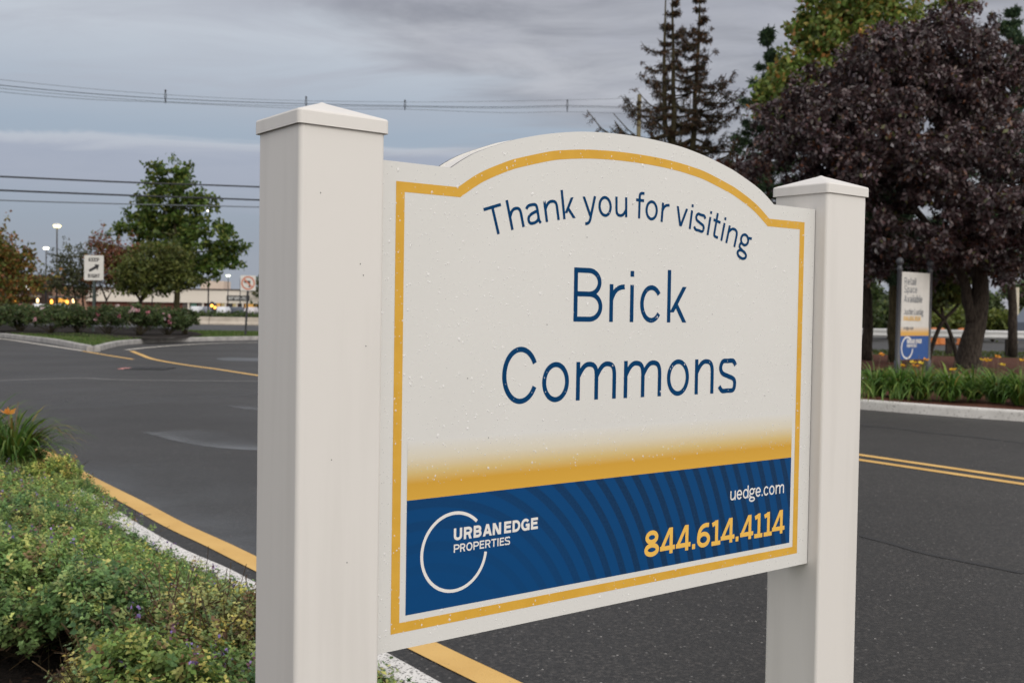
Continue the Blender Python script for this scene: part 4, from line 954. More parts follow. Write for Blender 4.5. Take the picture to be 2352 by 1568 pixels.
# rose bushes in a row on the island
def rose(px, Y, wpx, hpx, label, pink):
    wpx *= 1.3; hpx *= 1.18
    b = at(px, 760, Y); b.z = .2
    t = thing('rose_bush', label, 'bush', b, 'rose bushes on the traffic island')
    s = m_px(Y); w_ = wpx * s; h_ = hpx * s
    lobes = [(b + Vector((random.uniform(-.3, .3) * w_, random.uniform(-.25, .25) * w_, h_ * random.uniform(.42, .66))), (w_ * random.uniform(.24, .36), w_ * .32, h_ * random.uniform(.26, .38))) for _ in range(6)]
    o, C = crown(t, b, lobes, 190, 22, .12, .11, .08, [(.045, .075, .026), (.07, .105, .035), (.095, .13, .042), (.085, .07, .035)], [4, 4, 2, 1.3], shell=.3, name='foliage')
    mb = MB()
    for c in C[::9]: limb(mb, b + Vector((random.uniform(-.1, .1), random.uniform(-.1, .1), -.05)), c, .014, .006, .08, 4, 5)
    mb.build('stems', MT['bark_olive'], t, True, origin=b)
    for _ in range(pink):
        c = lobes[random.randrange(6)]; d = Vector((random.uniform(-.9, .9), -random.uniform(.6, 1), random.uniform(-.4, .9))).normalized()
        p = c[0] + Vector((d.x * c[1][0], d.y * c[1][1], d.z * c[1][2])) * 1.1; P = np.repeat(np.array(p)[None], 14, 0) + rng.normal(size=(14, 3)) * .02
        col = random.choice(((.62, .36, .40), (.66, .52, .52), (.64, .56, .54), (.58, .22, .28)))
        quads('flower', leaves(P, .10, .09), palette(14, [col], [1], .1), MT['petal'], t, b)
rose(-20, 47, 95, 62, 'leafy rose bush cut by the left photo edge', 2)
rose(45, 49, 80, 56, 'low rose bush second from the left edge, gap beside it', 1)
rose(118, 46.5, 95, 64, 'rose bush left of the keep right post with one pink bloom', 2)
rose(180, 47.5, 80, 60, 'rose bush directly behind the keep right post', 1)
rose(250, 47, 90, 60, 'rose bush just right of the keep right post', 4)
rose(318, 45.5, 100, 66, 'rose bush with the most pink and white blooms', 9)
rose(385, 46.5, 90, 64, 'rightmost rose bush in the row, beside the grass strip', 5)
rose(425, 48, 50, 52, 'smaller dark rose bush at the right end, behind the last one', 1)

# ================================================================== NEAR BED: CATMINT, DAYLILY, FALLEN LEAVES
inner = [(p.x, p.y) for p in ia]
bedpoly = inner + [(-1, -3), (-9, -3), (-14, 6)]
overpoly = [(p.x, p.y) for p in near_curb] + [(-1, -3), (-9, -3), (-14, 6)]
MC = []
for gx_ in np.arange(-7.0, 1.0, .46):
    for gy_ in np.arange(2.4, 12.0, .46): MC.append((gx_ + rng.uniform(-.17, .17), gy_ + rng.uniform(-.17, .17), rng.uniform(.27, .43), rng.uniform(.22, .42)))
MC = np.array(MC); MT_ = rng.uniform(.78, 1.25, (len(MC), 1)) * (1 + rng.normal(size=(len(MC), 1)) * np.array([[.07, .02, -.05]]))
def mound_id(x, y):
    best = np.zeros(len(x)); idx = np.zeros(len(x), int)
    for k, (a, b, r, h) in enumerate(MC):
        v = h * np.sqrt(np.clip(1 - ((x - a) ** 2 + (y - b) ** 2) / (r * r), 0, 1)); m_ = v > best; best[m_] = v[m_]; idx[m_] = k
    return best, idx
def mound(x, y): return mound_id(np.asarray(x, float), np.asarray(y, float))[0] + .02
ip = np.array(inner)
def edge_dist(x, y):
    P = np.stack([x, y], 1); d = np.full(len(x), 1e9)
    for i in range(len(ip) - 1):
        a, b = ip[i], ip[i + 1]; ab = b - a; t = np.clip(((P - a) @ ab) / (ab @ ab + 1e-9), 0, 1); d = np.minimum(d, np.linalg.norm(P - a - t[:, None] * ab, axis=1))
    return d
bare = [(p.x, p.y) for p in (gr(-400, 2600, .15), gr(-400, 1450, .15), gr(-60, 1560, .15), gr(60, 1552, .15), gr(120, 1556, .15), gr(175, 1575, .15), gr(205, 1610, .15), gr(225, 1680, .15), gr(290, 2600, .15))]
def sprigs(N, region, hmul, lsize, cols, wts, nleaf, zjit=.0, hfun=None):
    """short leafy stems on a mounded surface -> leaf quads and tints"""
    pts = region(N); x, y = pts[:, 0], pts[:, 1]; n = len(x)
    ed = edge_dist(x, y); sh = np.clip(ed / .85, np.clip((y - 5.6) * .15, .08, .40), 1)
    sh = sh + .25 * np.clip((ed - .6) / 1.0, 0, 1)
    H = (hfun(x, y) if hfun else mound(x, y) * sh) * hmul
    lay = rng.uniform(.45, 1, n) ** .5
    B = np.stack([x, y, .12 + H * lay - .05], 1)
    d = rng.normal(size=(n, 3)) * .6; d[:, 2] = np.abs(d[:, 2]) + .55; d = unit(d)
    Ls = rng.uniform(.05, .12, n)
    T0 = palette(n, cols, wts, .2); T0 = T0 * (MT_[mound_id(x, y)[1]] if hfun is None else 1.0)
    V = []; T = []
    a1 = unit(np.cross(d, rng.normal(size=(n, 3)))); a2 = np.cross(d, a1)
    for k in range(nleaf):
        f = (k // 2 + .6) / (nleaf / 2); ang = (k % 2) * math.pi + (k // 2) * 1.5 + rng.uniform(-.4, .4, n)
        out = a1 * np.cos(ang)[:, None] + a2 * np.sin(ang)[:, None]
        ld = unit(out * .9 + d * .55 + np.array([0, 0, -.15])); p = B + d * (Ls * f)[:, None]
        sz = (lsize * (1.15 - .55 * f) * rng.uniform(.7, 1.25, n))[:, None]
        s = unit(np.cross(ld, d + rng.normal(size=(n, 3)) * .3)); u = unit(np.cross(s, ld))
        V.append(np.stack([p, p + ld * sz * .45 + s * sz * .34 + u * sz * .10, p + ld * sz - u * sz * .08, p + ld * sz * .45 - s * sz * .34 + u * sz * .10], 1))
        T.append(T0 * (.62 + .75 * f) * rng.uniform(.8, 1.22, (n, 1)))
    return np.concatenate(V), np.concatenate(T), B, d, Ls
def near_region(N):
    k = int(N * 3.2); u = rng.random(k) ** 1.35
    Y = 3.0 + 7.6 * u; lo = (-20 - 1176) / FPX; hi = (700 - 1176) / FPX
    X = Y * (rng.uniform(lo * 1.12, hi, k)); P = np.stack([X, Y], 1)
    P = P[in_poly(P, bedpoly) | ((P[:, 1] > 6.2 + 2.2 * rng.random(len(P))) & in_poly(P, overpoly))]; P = P[~in_poly(P, bare)]
    P = P[(P[:, 1] > 3.0)]
    # not where the sign posts stand, thinner where the yellowing clump sits
    return P[:N]
GC = [(.14, .225, .068), (.205, .285, .085), (.34, .37, .12), (.50, .47, .14), (.085, .155, .056), (.18, .12, .06)]
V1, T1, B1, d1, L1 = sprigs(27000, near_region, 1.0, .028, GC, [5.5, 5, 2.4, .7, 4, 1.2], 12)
# the same planting carried on under the sign and along the bed out of the picture
def more(x0, x1, y0, y1):
    def f(N):
        P = np.stack([rng.uniform(x0, x1, N * 2), rng.uniform(y0, y1, N * 2)], 1); P = P[in_poly(P, bedpoly) & ~in_poly(P, bare)]; return P[:N]
    return f
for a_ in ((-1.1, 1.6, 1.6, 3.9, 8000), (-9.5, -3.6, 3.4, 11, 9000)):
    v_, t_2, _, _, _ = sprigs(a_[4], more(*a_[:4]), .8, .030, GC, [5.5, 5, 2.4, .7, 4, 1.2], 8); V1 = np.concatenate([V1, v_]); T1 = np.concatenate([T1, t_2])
# flower spikes
sel = rng.choice(len(B1), 260, replace=False); fx = B1[sel]; tipz = fx + d1[sel] * (L1[sel] * 1.15)[:, None]
pat = np.sin(tipz[:, 0] * 3.1) * np.sin(tipz[:, 1] * 2.7 + 1) > -.25; tipz = tipz[pat]; dd1 = d1[sel][pat]
FP = np.repeat(tipz, 9, 0) + np.repeat(dd1, 9, 0) * rng.uniform(0, .06, (len(tipz) * 9, 1)) + rng.normal(size=(len(tipz) * 9, 3)) * .008
FV = leaves(FP, .013, .012); FT = palette(len(FP), [(.22, .16, .42), (.34, .25, .55), (.17, .085, .14), (.24, .12, .16)], [3, 3, 4, 3], .2)
# thin brown stems in the gaps
SS = rng.choice(len(B1), 2600); a = B1[SS] + rng.normal(size=(len(SS), 3)) * .03; a[:, 2] -= .06; dv = unit(rng.normal(size=(len(SS), 3)) + np.array([0, 0, .4])) * rng.uniform(.08, .22, (len(SS), 1)); sv = unit(np.cross(dv, rng.normal(size=dv.shape))) * .0016
SV = np.stack([a - sv, a + sv, a + dv + sv, a + dv - sv], 1); ST = palette(len(SS), [(.045, .028, .016), (.085, .055, .03), (.05, .045, .02)], [3, 2, 1], .2)
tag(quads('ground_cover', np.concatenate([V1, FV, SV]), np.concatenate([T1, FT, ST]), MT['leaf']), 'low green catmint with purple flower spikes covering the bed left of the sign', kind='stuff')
# dark tangle of old stems under the leaves so that no soil gap looks hollow
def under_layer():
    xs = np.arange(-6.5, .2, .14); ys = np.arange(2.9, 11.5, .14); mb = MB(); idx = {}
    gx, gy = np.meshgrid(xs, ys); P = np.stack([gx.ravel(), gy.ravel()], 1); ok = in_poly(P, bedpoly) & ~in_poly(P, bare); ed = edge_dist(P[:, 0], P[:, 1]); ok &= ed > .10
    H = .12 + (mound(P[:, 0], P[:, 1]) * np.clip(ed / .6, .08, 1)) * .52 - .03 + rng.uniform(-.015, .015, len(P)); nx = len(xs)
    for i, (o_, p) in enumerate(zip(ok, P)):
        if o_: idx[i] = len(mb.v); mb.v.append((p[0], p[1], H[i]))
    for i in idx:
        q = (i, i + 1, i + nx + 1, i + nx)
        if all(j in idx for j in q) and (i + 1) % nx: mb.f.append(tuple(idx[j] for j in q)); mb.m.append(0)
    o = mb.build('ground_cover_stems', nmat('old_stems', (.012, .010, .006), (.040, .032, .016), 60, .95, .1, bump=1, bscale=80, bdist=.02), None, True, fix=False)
    tag(o, 'dark tangle of old stems beneath the catmint leaves', kind='stuff')
under_layer()
# yellowing clump beside the left post
def clump_at(c, rad):
    def reg(N):
        r = rad * np.sqrt(rng.random(N)); t = rng.uniform(0, 2 * math.pi, N); return np.stack([c[0] + r * np.cos(t), c[1] + r * np.sin(t)], 1)
    return reg
cc_ = gr(478, 1585, .15); cpx = (cc_.x, cc_.y); RC = .46
hf = lambda x, y: .36 * np.sqrt(np.clip(1 - ((x - cpx[0]) ** 2 + (y - cpx[1]) ** 2) / (RC * RC), .05, 1))
V2, T2, B2, d2, L2 = sprigs(3000, clump_at(cpx, RC), 1.0, .024, [(0.276, 0.322, 0.127), (0.391, 0.38, 0.138), (0.172, 0.253, 0.115), (0.184, 0.115, 0.063), (0.506, 0.437, 0.115)], [4, 3, 3, 2, 1.4], 12, hfun=hf)
S2 = rng.choice(len(B2), 1500); a = B2[S2] + rng.normal(size=(len(S2), 3)) * .03; dv = unit(rng.normal(size=(len(S2), 3)) + np.array([0, 0, .5])) * rng.uniform(.06, .2, (len(S2), 1)); sv = unit(np.cross(dv, rng.normal(size=dv.shape))) * .0018
SV2 = np.stack([a - sv, a + sv, a + dv + sv, a + dv - sv], 1); ST2 = palette(len(S2), [(.075, .045, .026), (.12, .075, .04)], [3, 2], .2)
cl = thing('catmint_clump', 'yellowing catmint clump with brown stems just left of the near post', 'plant', (cpx[0], cpx[1], .12))
quads('foliage', V2, T2, MT['leaf'], cl, (cpx[0], cpx[1], .12)); quads('stems', SV2, ST2, MT['leaf'], cl, (cpx[0], cpx[1], .12))
# daylilies: arching straps and a few open blooms
def daylily(base, n, Lf, wd, label, blooms, cols, wts, group=None, stalk=.5, bcol=((.62, .22, .03),), dead=4):
    t = thing('daylily_clump', label, 'plant', base, group); V = []; T = []
    pal = palette(n, cols, wts, .2)
    for i in range(n):
        az = random.uniform(0, 2 * math.pi); L_ = Lf * random.uniform(.6, 1.2); el_ = R(random.uniform(40, 82)); r0_ = random.uniform(0, .10)
        d = Vector((math.cos(az), math.sin(az), 0)); p = Vector((d.x * r0_, d.y * r0_, 0)); s = Vector((-d.y, d.x, 0)); w_ = wd * random.uniform(.7, 1.2); prev = None; K = 7
        bend = random.uniform(1.4, 2.7)
        for k in range(K + 1):
            u = k / K; ww = w_ * (1 - u ** 3) * .5 + .0006
            q = (p - s * ww, p + s * ww)
            if prev: V.append([prev[0], prev[1], q[1], q[0]]); T.append(pal[i] * (1 - .12 * u))
            prev = q; e_ = el_ - bend * u * u; p = p + (d * math.cos(e_) + Vector((0, 0, 1)) * math.sin(e_)) * L_ / K
    quads('leaves', np.array([[tuple(v) for v in q] for q in V]), np.array(T), MT['leaf'], t)
    mb = MB(); tops = []
    for i in range(blooms + dead):
        az = random.uniform(0, 2 * math.pi); h_ = stalk * random.uniform(.75, 1.2); lean = random.uniform(.05, .35) * h_
        e_ = Vector((math.cos(az) * lean, math.sin(az) * lean, h_)); mb.tube([(0, 0, 0), e_ * .5 + Vector((0, 0, h_ * .08)), e_], [.004, .0035, .003], 5); tops.append(e_)
    mb.build('stalks', mat('dry_stalk', (.13, .09, .045), .7), t, True)
    for i in range(blooms):
        P = np.repeat(np.array(tops[i])[None], 6, 0); az = np.arange(6) * math.pi / 3 + random.uniform(0, 1)
        dr_ = np.stack([np.cos(az) * .8, np.sin(az) * .8, np.full(6, .55)], 1); c = random.choice(bcol)
        quads('flower', leaves(P, .07, .045, dr_ * 2.5, 0), palette(6, [c], [1], .12), MT['petal'], t)
    return t
DL = [(.065, .14, .024), (.10, .18, .03), (.145, .20, .036), (.24, .18, .05), (.045, .09, .02)]
b = gr(28, 1080, .12)
daylily(b, 330, .62, .022, 'daylily clump with orange blooms at the left edge beside the yellow line', 1, DL, [4, 4, 3, .9, 2], None, .46, ((.80, .24, .03), (.70, .30, .06)), 5)
b = gr(-60, 1070, .12)
daylily(b, 280, .70, .022, 'taller green daylily clump cut by the left photo edge', 1, DL, [4, 4, 3, .6, 2], None, .5, ((.80, .24, .03),), 3)
far = [(2010, 905, 'leftmost daylily clump on the far bed, next to the white post'), (2066, 910, 'daylily clump in front of the leasing sign left leg'), (2115, 912, 'daylily clump in front of the leasing sign right leg, largest yellow bloom'), (2180, 915, 'broad daylily clump in front of the understory tree'), (2236, 912, 'daylily clump below the maple trunk'), (2290, 920, 'daylily clump just right of the maple trunk'), (2345, 926, 'daylily clump cut by the right photo edge'), (2395, 930, 'daylily clump beyond the right photo edge of the far bed')]
for i, (px, py, lab) in enumerate(far):
    b = gr(px, py + 4, .14)
    daylily(b, 270, .70, .026, lab, (1, 2, 3, 1, 2, 2, 2, 1)[i], [tuple(min(.6, v * 1.5) for v in c) for c in DL], [5, 4, 2.5, .5, 3], 'daylilies along the far kerb', .62, ((.75, .42, .03), (.72, .48, .05), (.70, .30, .04)), 3)
gx = [gr(px, py, .14) for px, py in zip(rng.uniform(1970, 2480, 700), rng.uniform(880, 926, 700))]
tag(blades('bed_grass', np.array([tuple(p) for p in gx]), .30, .03, [(.08, .16, .03), (.12, .21, .045), (.18, .25, .055)], [4, 3, 2], MT['leaf'], lean=1.1), 'strappy green leaves filling between the daylily clumps', kind='stuff')
hx = rng.uniform((5, 24), (34, 45), (26000, 2)); hx = hx[(hx[:, 1] - 22 > (hx[:, 0] - 5) * .1) & (hx[:, 1] > 36)]
tag(blades('verge_grass', np.c_[hx, np.full(len(hx), .02)], .10, .05, [(.06, .09, .02), (.09, .11, .03)], [1, 1], MT['leaf']), 'short verge grass along the guard rail', kind='stuff')
# fallen leaves on the mulch
P = rng.uniform((-3.6, 3.1), (-1.2, 4.3), (620, 2)); P = P[in_poly(P, bare)][:150]
P = np.c_[P, np.full(len(P), .150)]
dd_ = unit(np.c_[rng.normal(size=(len(P), 2)), rng.uniform(-.1, .25, len(P))])
Vf = leaves(P, .038, .022, dd_ * 3, 0, 4)
tag(quads('fallen_leaves', Vf, palette(len(P), [(.30, .085, .025), (.22, .06, .02), (.26, .20, .04), (.10, .045, .02), (.05, .03, .02)], [3, 2, 1, 4, 5], .2), MT['petal']), 'small fallen orange and brown leaves on the dark mulch', kind='stuff')
Pc = rng.uniform((-3.9, 2.9), (-1.0, 4.5), (2600, 2)); Pc = np.c_[Pc, np.full(len(Pc), .142)]
tag(quads('mulch_chips', leaves(Pc, .045, .012, unit(np.c_[rng.normal(size=(len(Pc), 2)), rng.uniform(-.2, .3, len(Pc))]) * 3, 0, 3), palette(len(Pc), [(.010, .008, .007), (.022, .015, .011), (.04, .026, .018)], [4, 3, 1], .3), MT['leaf']), 'dark shredded bark chips of the mulch', kind='stuff')

# ================================================================== STREET SIGNS
def flat_text(name, txt, C, X, s, x0, y0, f, m, parent, fit=None, gap=.13):
    it, x = words(txt, 0, 0, C, X, s, gap); k = (fit / (x - gap * C)) if fit else 1
    it = [(c, x0 + a * k, x0 + b * k if c not in 'ilI.' else x0 + a * k + (b - a), y0, C_, X_, None) for c, a, b, _, C_, X_, _ in it]
    return lettering(name, it, s, f, m, parent)
MT['post_grey'] = mat('dark_grey_post', (.05, .052, .06), .4)
MT['black_paint'] = mat('black_paint', (.012, .012, .014), .5)
MT['sign_white'] = nmat('sign_white', (.60, .585, .55), (.66, .64, .60), 3, .45)
MT['sign_red'] = mat('sign_red', (.52, .19, .12), .45)
Yk = 50; kb = at(213, 764, Yk); kb.z = .19
kr = thing('keep_right_sign', 'white keep right sign with a black arrow on a green steel post', 'road sign', kb)
s_ = m_px(Yk); wk, hk = 45 * s_ * .99, 57 * s_; zc = at(216, 615, Yk).z - kb.z; xo = at(216, 615, Yk).x - kb.x
post = MB().tube([(0, .04, -.3), (xo * .5, .04, zc * .5), (xo, .04, zc + hk * .35)], .065, 6).build('post', MT['metal_green'], kr)
q = rsq((0, 0), .5, .06)
panel = MB().prism([(x * wk, y * hk) for x, y in q], lambda x, y: (xo + x, -.02, zc + y), lambda x, y: (xo + x, -.005, zc + y)).build('sign_panel', MT['sign_white'], kr)
kf = lambda x, y, k: (xo + x, -.022 - .0004 * k, zc + y)
flat_text('lettering', 'KEEP', hk * .15, 1, hk * .032, -wk * .27, hk * .25, kf, MT['black_paint'], panel, fit=wk * .54)
flat_text('lettering', 'RIGHT', hk * .15, 1, hk * .032, -wk * .30, -hk * .40, kf, MT['black_paint'], panel, fit=wk * .60)
ar = [(-.27, -.085), (.075, .085), (.02, .165), (.28, .14), (.19, -.12), (.13, -.03), (-.22, -.19)]
MB().flat([(x * wk, y * wk * 1.15) for x, y in ar], lambda x, y: kf(x, y, 0)).build('arrow', MT['black_paint'], panel)
Yn = 48; nb0 = at(562, 764, Yn); nb0.z = .15
nl = thing('no_left_turn_sign', 'square no left turn sign with red ring, half hidden by the white post', 'road sign', nb0)
zc2 = at(570, 650, Yn); xo2 = zc2.x - nb0.x; zh = zc2.z - nb0.z; hs = 17.5 * m_px(Yn)
MB().tube([(0, .05, -.3), (xo2 * .55, .05, zh * .5), (xo2, .05, zh + hs * .5)], .05, 6).build('post', MT['metal_dark'], nl)
np_ = MB().prism([(x * hs * 2, y * hs * 2) for x, y in q], lambda x, y: (xo2 + x, -.02, zh + y), lambda x, y: (xo2 + x, -.005, zh + y)).build('sign_panel', MT['sign_white'], nl)
nf = lambda x, y, k: (xo2 + x * hs, -.022 - .0006 * k, zh + y * hs)
def ringmesh(r, wd, k): 
    p = ell(0, 0, r, r, 0, 360, 40); a, b = ribbon(p, wd); a[0] = a[-1]; b[0] = b[-1]; n = len(p)
    return MB().add([nf(v.x, v.y, k) for v in a] + [nf(v.x, v.y, k) for v in b], [(i, n + i, n + i + 1, i + 1) for i in range(n - 1)])
MB().flat([(-.62, .18), (-.25, .48), (-.25, .30), (.30, .30), (.30, -.55), (.08, -.55), (.08, .08), (-.25, .08), (-.25, -.10)], lambda x, y: nf(x, y, 0)).build('arrow', MT['black_paint'], np_)
ringmesh(.80, .20, 1).add([nf(x, y, 2) for x, y in ((-.62, .48), (-.48, .62), (.62, -.48), (.48, -.62))], [(0, 1, 2, 3)]).build('red_ring', MT['sign_red'], np_)
# leasing sign on the far bed
Yl = 25.0; lb = at(2096, 856, Yl); lb.z = .13
ly = R(40)
ls = thing('leasing_sign', 'tall narrow white, gold and blue leasing sign between two dark posts', 'sign', lb, rz=ly)
wl = 1.16; ztop = at(2104, 626, Yl + .0).z - lb.z; zbot = at(2104, 825, Yl).z - lb.z; hl = ztop - zbot; pt = at(2104, 596, Yl).z - lb.z
for sx in (-1, 1):
    po = MB().lathe((sx * (wl / 2 + .10), 0, 0), [(.075, -.3), (.075, .3), (.055, .34), (.055, pt - .28), (.075, pt - .25), (.05, pt - .2), (.05, pt - .16)], 14).build('post', MT['post_grey'], ls, True)
    MB().lathe((sx * (wl / 2 + .10), 0, pt - .16), [(.035, 0), (.07, .03), (.088, .09), (.07, .15), (.03, .18), (.005, .19)], 14).build('finial', MT['post_grey'], po, True)
lp = MB().box((0, 0, (ztop + zbot) / 2), (wl + .1, .05, hl)).build('sign_panel', MT['sign_white'], ls)
lfm = lambda x, y, k: (x, -.028 - .0006 * k, zbot + y)
def lrect(x0, x1, y0, y1, k): return MB().add([lfm(x0, y0, k), lfm(x1, y0, k), lfm(x1, y1, k), lfm(x0, y1, k)], [(0, 1, 2, 3)])
hw_ = wl / 2 + .048
lrect(-hw_, hw_, .002, hl * .272, 0).build('blue_band', mat('leasing_blue', (.008, .068, .26), .45), lp, fix=False)
def fade2(nt, b):
    tc = nt.nodes.new('ShaderNodeTexCoord'); sp = nt.nodes.new('ShaderNodeSeparateXYZ'); nt.links.new(tc.outputs['Object'], sp.inputs[0])
    mr = nt.nodes.new('ShaderNodeMapRange'); nt.links.new(sp.outputs[2], mr.inputs[0]); mr.inputs[1].default_value = zbot + hl * .272; mr.inputs[2].default_value = zbot + hl * .38
    r_ = nt.nodes.new('ShaderNodeValToRGB'); r_.color_ramp.elements[0].color = (.66, .36, .07, 1); r_.color_ramp.elements[1].color = (.62, .60, .565, 1); r_.color_ramp.elements[0].position = .3
    nt.links.new(mr.outputs[0], r_.inputs[0]); nt.links.new(r_.outputs[0], b.inputs['Base Color'])
lrect(-hw_, hw_, hl * .272, hl * .38, 0).build('gold_band', mat('leasing_gold_fade', (.66, .36, .07), .45, build=fade2), lp, fix=False)
MT['grey_text'] = mat('grey_text', (.10, .12, .15), .5)
for txt, y, C_, fit in (('Retail', .855, .165, .50), ('Space', .765, .165, .56), ('Available', .655, .165, .80), ('Justin Lustig', .515, .135, .86)):
    flat_text('lettering', txt, C_, C_ * .72, C_ * .10, -hw_ + .12, hl * y, lfm, MT['grey_text'], lp, fit=fit)
flat_text('lettering', '844.614.4114', .11, .08, .02, -hw_ + .12, hl * .445, lfm, MT['gold_text'], lp, fit=.72)
flat_text('lettering', 'uedge.com', .075, .055, .010, -hw_ + .12, hl * .345, lfm, MT['grey_text'], lp, fit=.42)
flat_text('lettering', 'URBAN EDGE', .10, .07, .024, -hw_ + .30, hl * .185, lfm, MT['white_film'], lp, fit=.62)
flat_text('lettering', 'PROPERTIES', .075, .05, .014, -hw_ + .30, hl * .140, lfm, MT['white_film'], lp, fit=.40)
p = ell(-hw_ + .31, hl * .135, .245, .245, 46, 353, 50); a_, b_ = ribbon(p, .04); n_ = len(p)
MB().add([lfm(v.x, v.y, 1) for v in a_] + [lfm(v.x, v.y, 1) for v in b_], [(i, n_ + i, n_ + i + 1, i + 1) for i in range(n_ - 1)]).build('logo_ring', MT['white_film'], lp, fix=False)

# ================================================================== LAMPS, POLE, WIRES
LAMP = emit('lamp_glow', (1.0, .84, .38), 3.2); LAMPW = emit('pale_lamp_glow', (1.0, .93, .74), 4.0); AMB = emit('amber_glow', (1.0, .42, .06), 3.2); WARM = emit('warm_glow', (1.0, .70, .34), 2.4); REDL = emit('red_glow', (1.0, .10, .04), 1.6)
def street_lamp(px, py, Y, wpx, label, glow=LAMP):
    tp = at(px, py, Y); b = Vector((tp.x, tp.y, 0)); t = thing('street_lamp', label, 'street lamp', b, 'car park lamps'); r = wpx * m_px(Y) / 2; h = tp.z
    MB().tube([(0, 0, 0), (0, 0, h - r * .4)], [.11, .07], 8).build('pole', MT['metal_dark'], t, True)
    hd = MB().lathe((0, 0, h), [(r * .3, r * .72), (r * .75, r * .62), (r * 1.0, r * .30), (r * 1.02, r * .22)], 16).build('hood', MT['galv'], t, True)
    MB().lathe((0, 0, h), [(r * .35, -r * .5), (r * .8, -r * .38), (r * 1.0, 0), (r * .98, r * .2)], 16).build('lamp_globe', glow, t, True)
street_lamp(131, 519, 110, 17, 'tallest lit lamp of the left group, above the thin-crowned tree')
street_lamp(106, 570, 140, 12.5, 'shorter lit lamp left of the tallest lamp', LAMPW)
street_lamp(76, 653, 280, 6, 'small distant lamp low between the autumn tree and the thin-crowned tree', LAMPW)
street_lamp(480, 484, 150, 9, 'lit lamp glimpsed against the upper right of the tallest island tree', LAMPW)
street_lamp(524, 633, 210, 10, 'lit lamp standing clear over the pale store roof', emit('green_white_glow', (.92, 1.0, .70), 3.5))
for px, py, Y, w_, lab in ((1998, 682, 130, 6, 'tiny far lamp left of the leasing sign'), (2011, 683, 130, 6, 'second tiny far lamp left of the leasing sign'), (2156, 666, 120, 6, 'tiny far lamp right of the leasing sign, fainter one'), (2176, 666, 120, 7, 'tiny bright far lamp right of the leasing sign'), (2319, 673, 110, 8, 'far lamp at the right edge above the guard rail')):
    street_lamp(px, py, Y, w_, lab, LAMPW)
def signal(px, py, Y, glow, label):
    tp = at(px, py, Y); b = Vector((tp.x, tp.y, 0)); t = thing('traffic_light', label, 'traffic light', b, 'far traffic lights')
    MB().tube([(0, .2, 0), (0, .2, tp.z + .5)], .08, 8).build('pole', MT['metal_dark'], t); MB().box((0, .08, tp.z), (.5, .25, 1.3)).build('housing', MT['metal_dark'], t)
    MB().lathe((0, 0, 0), [(.01, 0), (.24, .02), (.24, .06)], 14).build('lens', glow, t).matrix_local = Matrix.Translation((0, -.06, tp.z)) @ Matrix.Rotation(R(90), 4, 'X')
signal(2340, 688, 100, AMB, 'far amber traffic light at the right edge'); signal(2326, 694, 100, REDL, 'far red traffic light near the right edge'); signal(487, 702, 170, AMB, 'amber signal left of a pair in front of the pale store'); signal(493.5, 706, 172, AMB, 'amber signal right of a pair in front of the pale store')
Yp = 62; pb = at(1458, 780, Yp); pb.z = 0
up_ = thing('utility_pole', 'weathered wooden utility pole rising behind the sign arch', 'utility pole', pb)
ph_ = at(1457, 217, Yp).z
MB().tube([(0, 0, -.5), (0, 0, ph_)], [.17, .115], 12).build('pole', nmat('pole_wood', (.10, .085, .045), (.17, .14, .075), 3, .9, stretch=(4, 4, .3), bump=.4, bscale=20), up_, True)
for z_, d_ in ((1.05, .12), (.55, .10), (6.4, .14)): MB().box((0, -.15, ph_ - z_), (d_, .3, d_)).build('bracket', MT['metal_dark'], up_)
def wire(px, r, label, m, Y0=40.0, Y1=Yp, x0=-250, x1=1457, grp='overhead wires', end=None):
    P = [at(x, y, Y0 + (Y1 - Y0) * (x - x0) / (x1 - x0)) for x, y in px]
    P = smooth_path(P, 5); mid = P[len(P) // 2]
    o = MB().tube(P, r, 6).build('overhead_wire', m, None, True, origin=tuple(mid)); tag(o, label, 'wire', grp)
wu = [([(-250, 150), (0, 183), (300, 212), (600, 229), (930, 234.5), (1200, 232), (1457, 226)], .009, 'topmost thin messenger wire of the upper bundle', MT['wire_grey']),
      ([(-250, 165), (0, 196), (300, 222), (600, 236), (930, 243.5), (1150, 246), (1303, 243), (1457, 247)], .015, 'second wire of the upper bundle, darker', MT['wire']),
      ([(-250, 172), (0, 203), (300, 229), (600, 242), (930, 246), (1150, 249), (1303, 246), (1457, 250)], .011, 'third wire of the upper bundle', MT['wire_grey']),
      ([(-250, 180), (0, 211), (200, 228), (380, 235.5), (600, 246), (760, 251), (930, 251), (1150, 259), (1303, 257), (1457, 262)], .011, 'lowest scalloped wire of the upper bundle', MT['wire_grey'])]
for a in wu: wire(*a)
wl_ = [([(-250, 394), (0, 405.5), (300, 419), (585, 429), (1000, 447), (1457, 470)], .040, 'uppermost of the three thick lower cables', MT['wire']), ([(-250, 425), (0, 437), (300, 449), (585, 459), (1000, 476), (1457, 500)], .042, 'middle thick lower cable', MT['wire']), ([(-250, 449), (0, 460), (300, 469), (585, 475.5), (1000, 488), (1457, 508)], .026, 'lowest and thinnest of the three lower cables', MT['wire_grey'])]
for a in wl_: wire(*a)
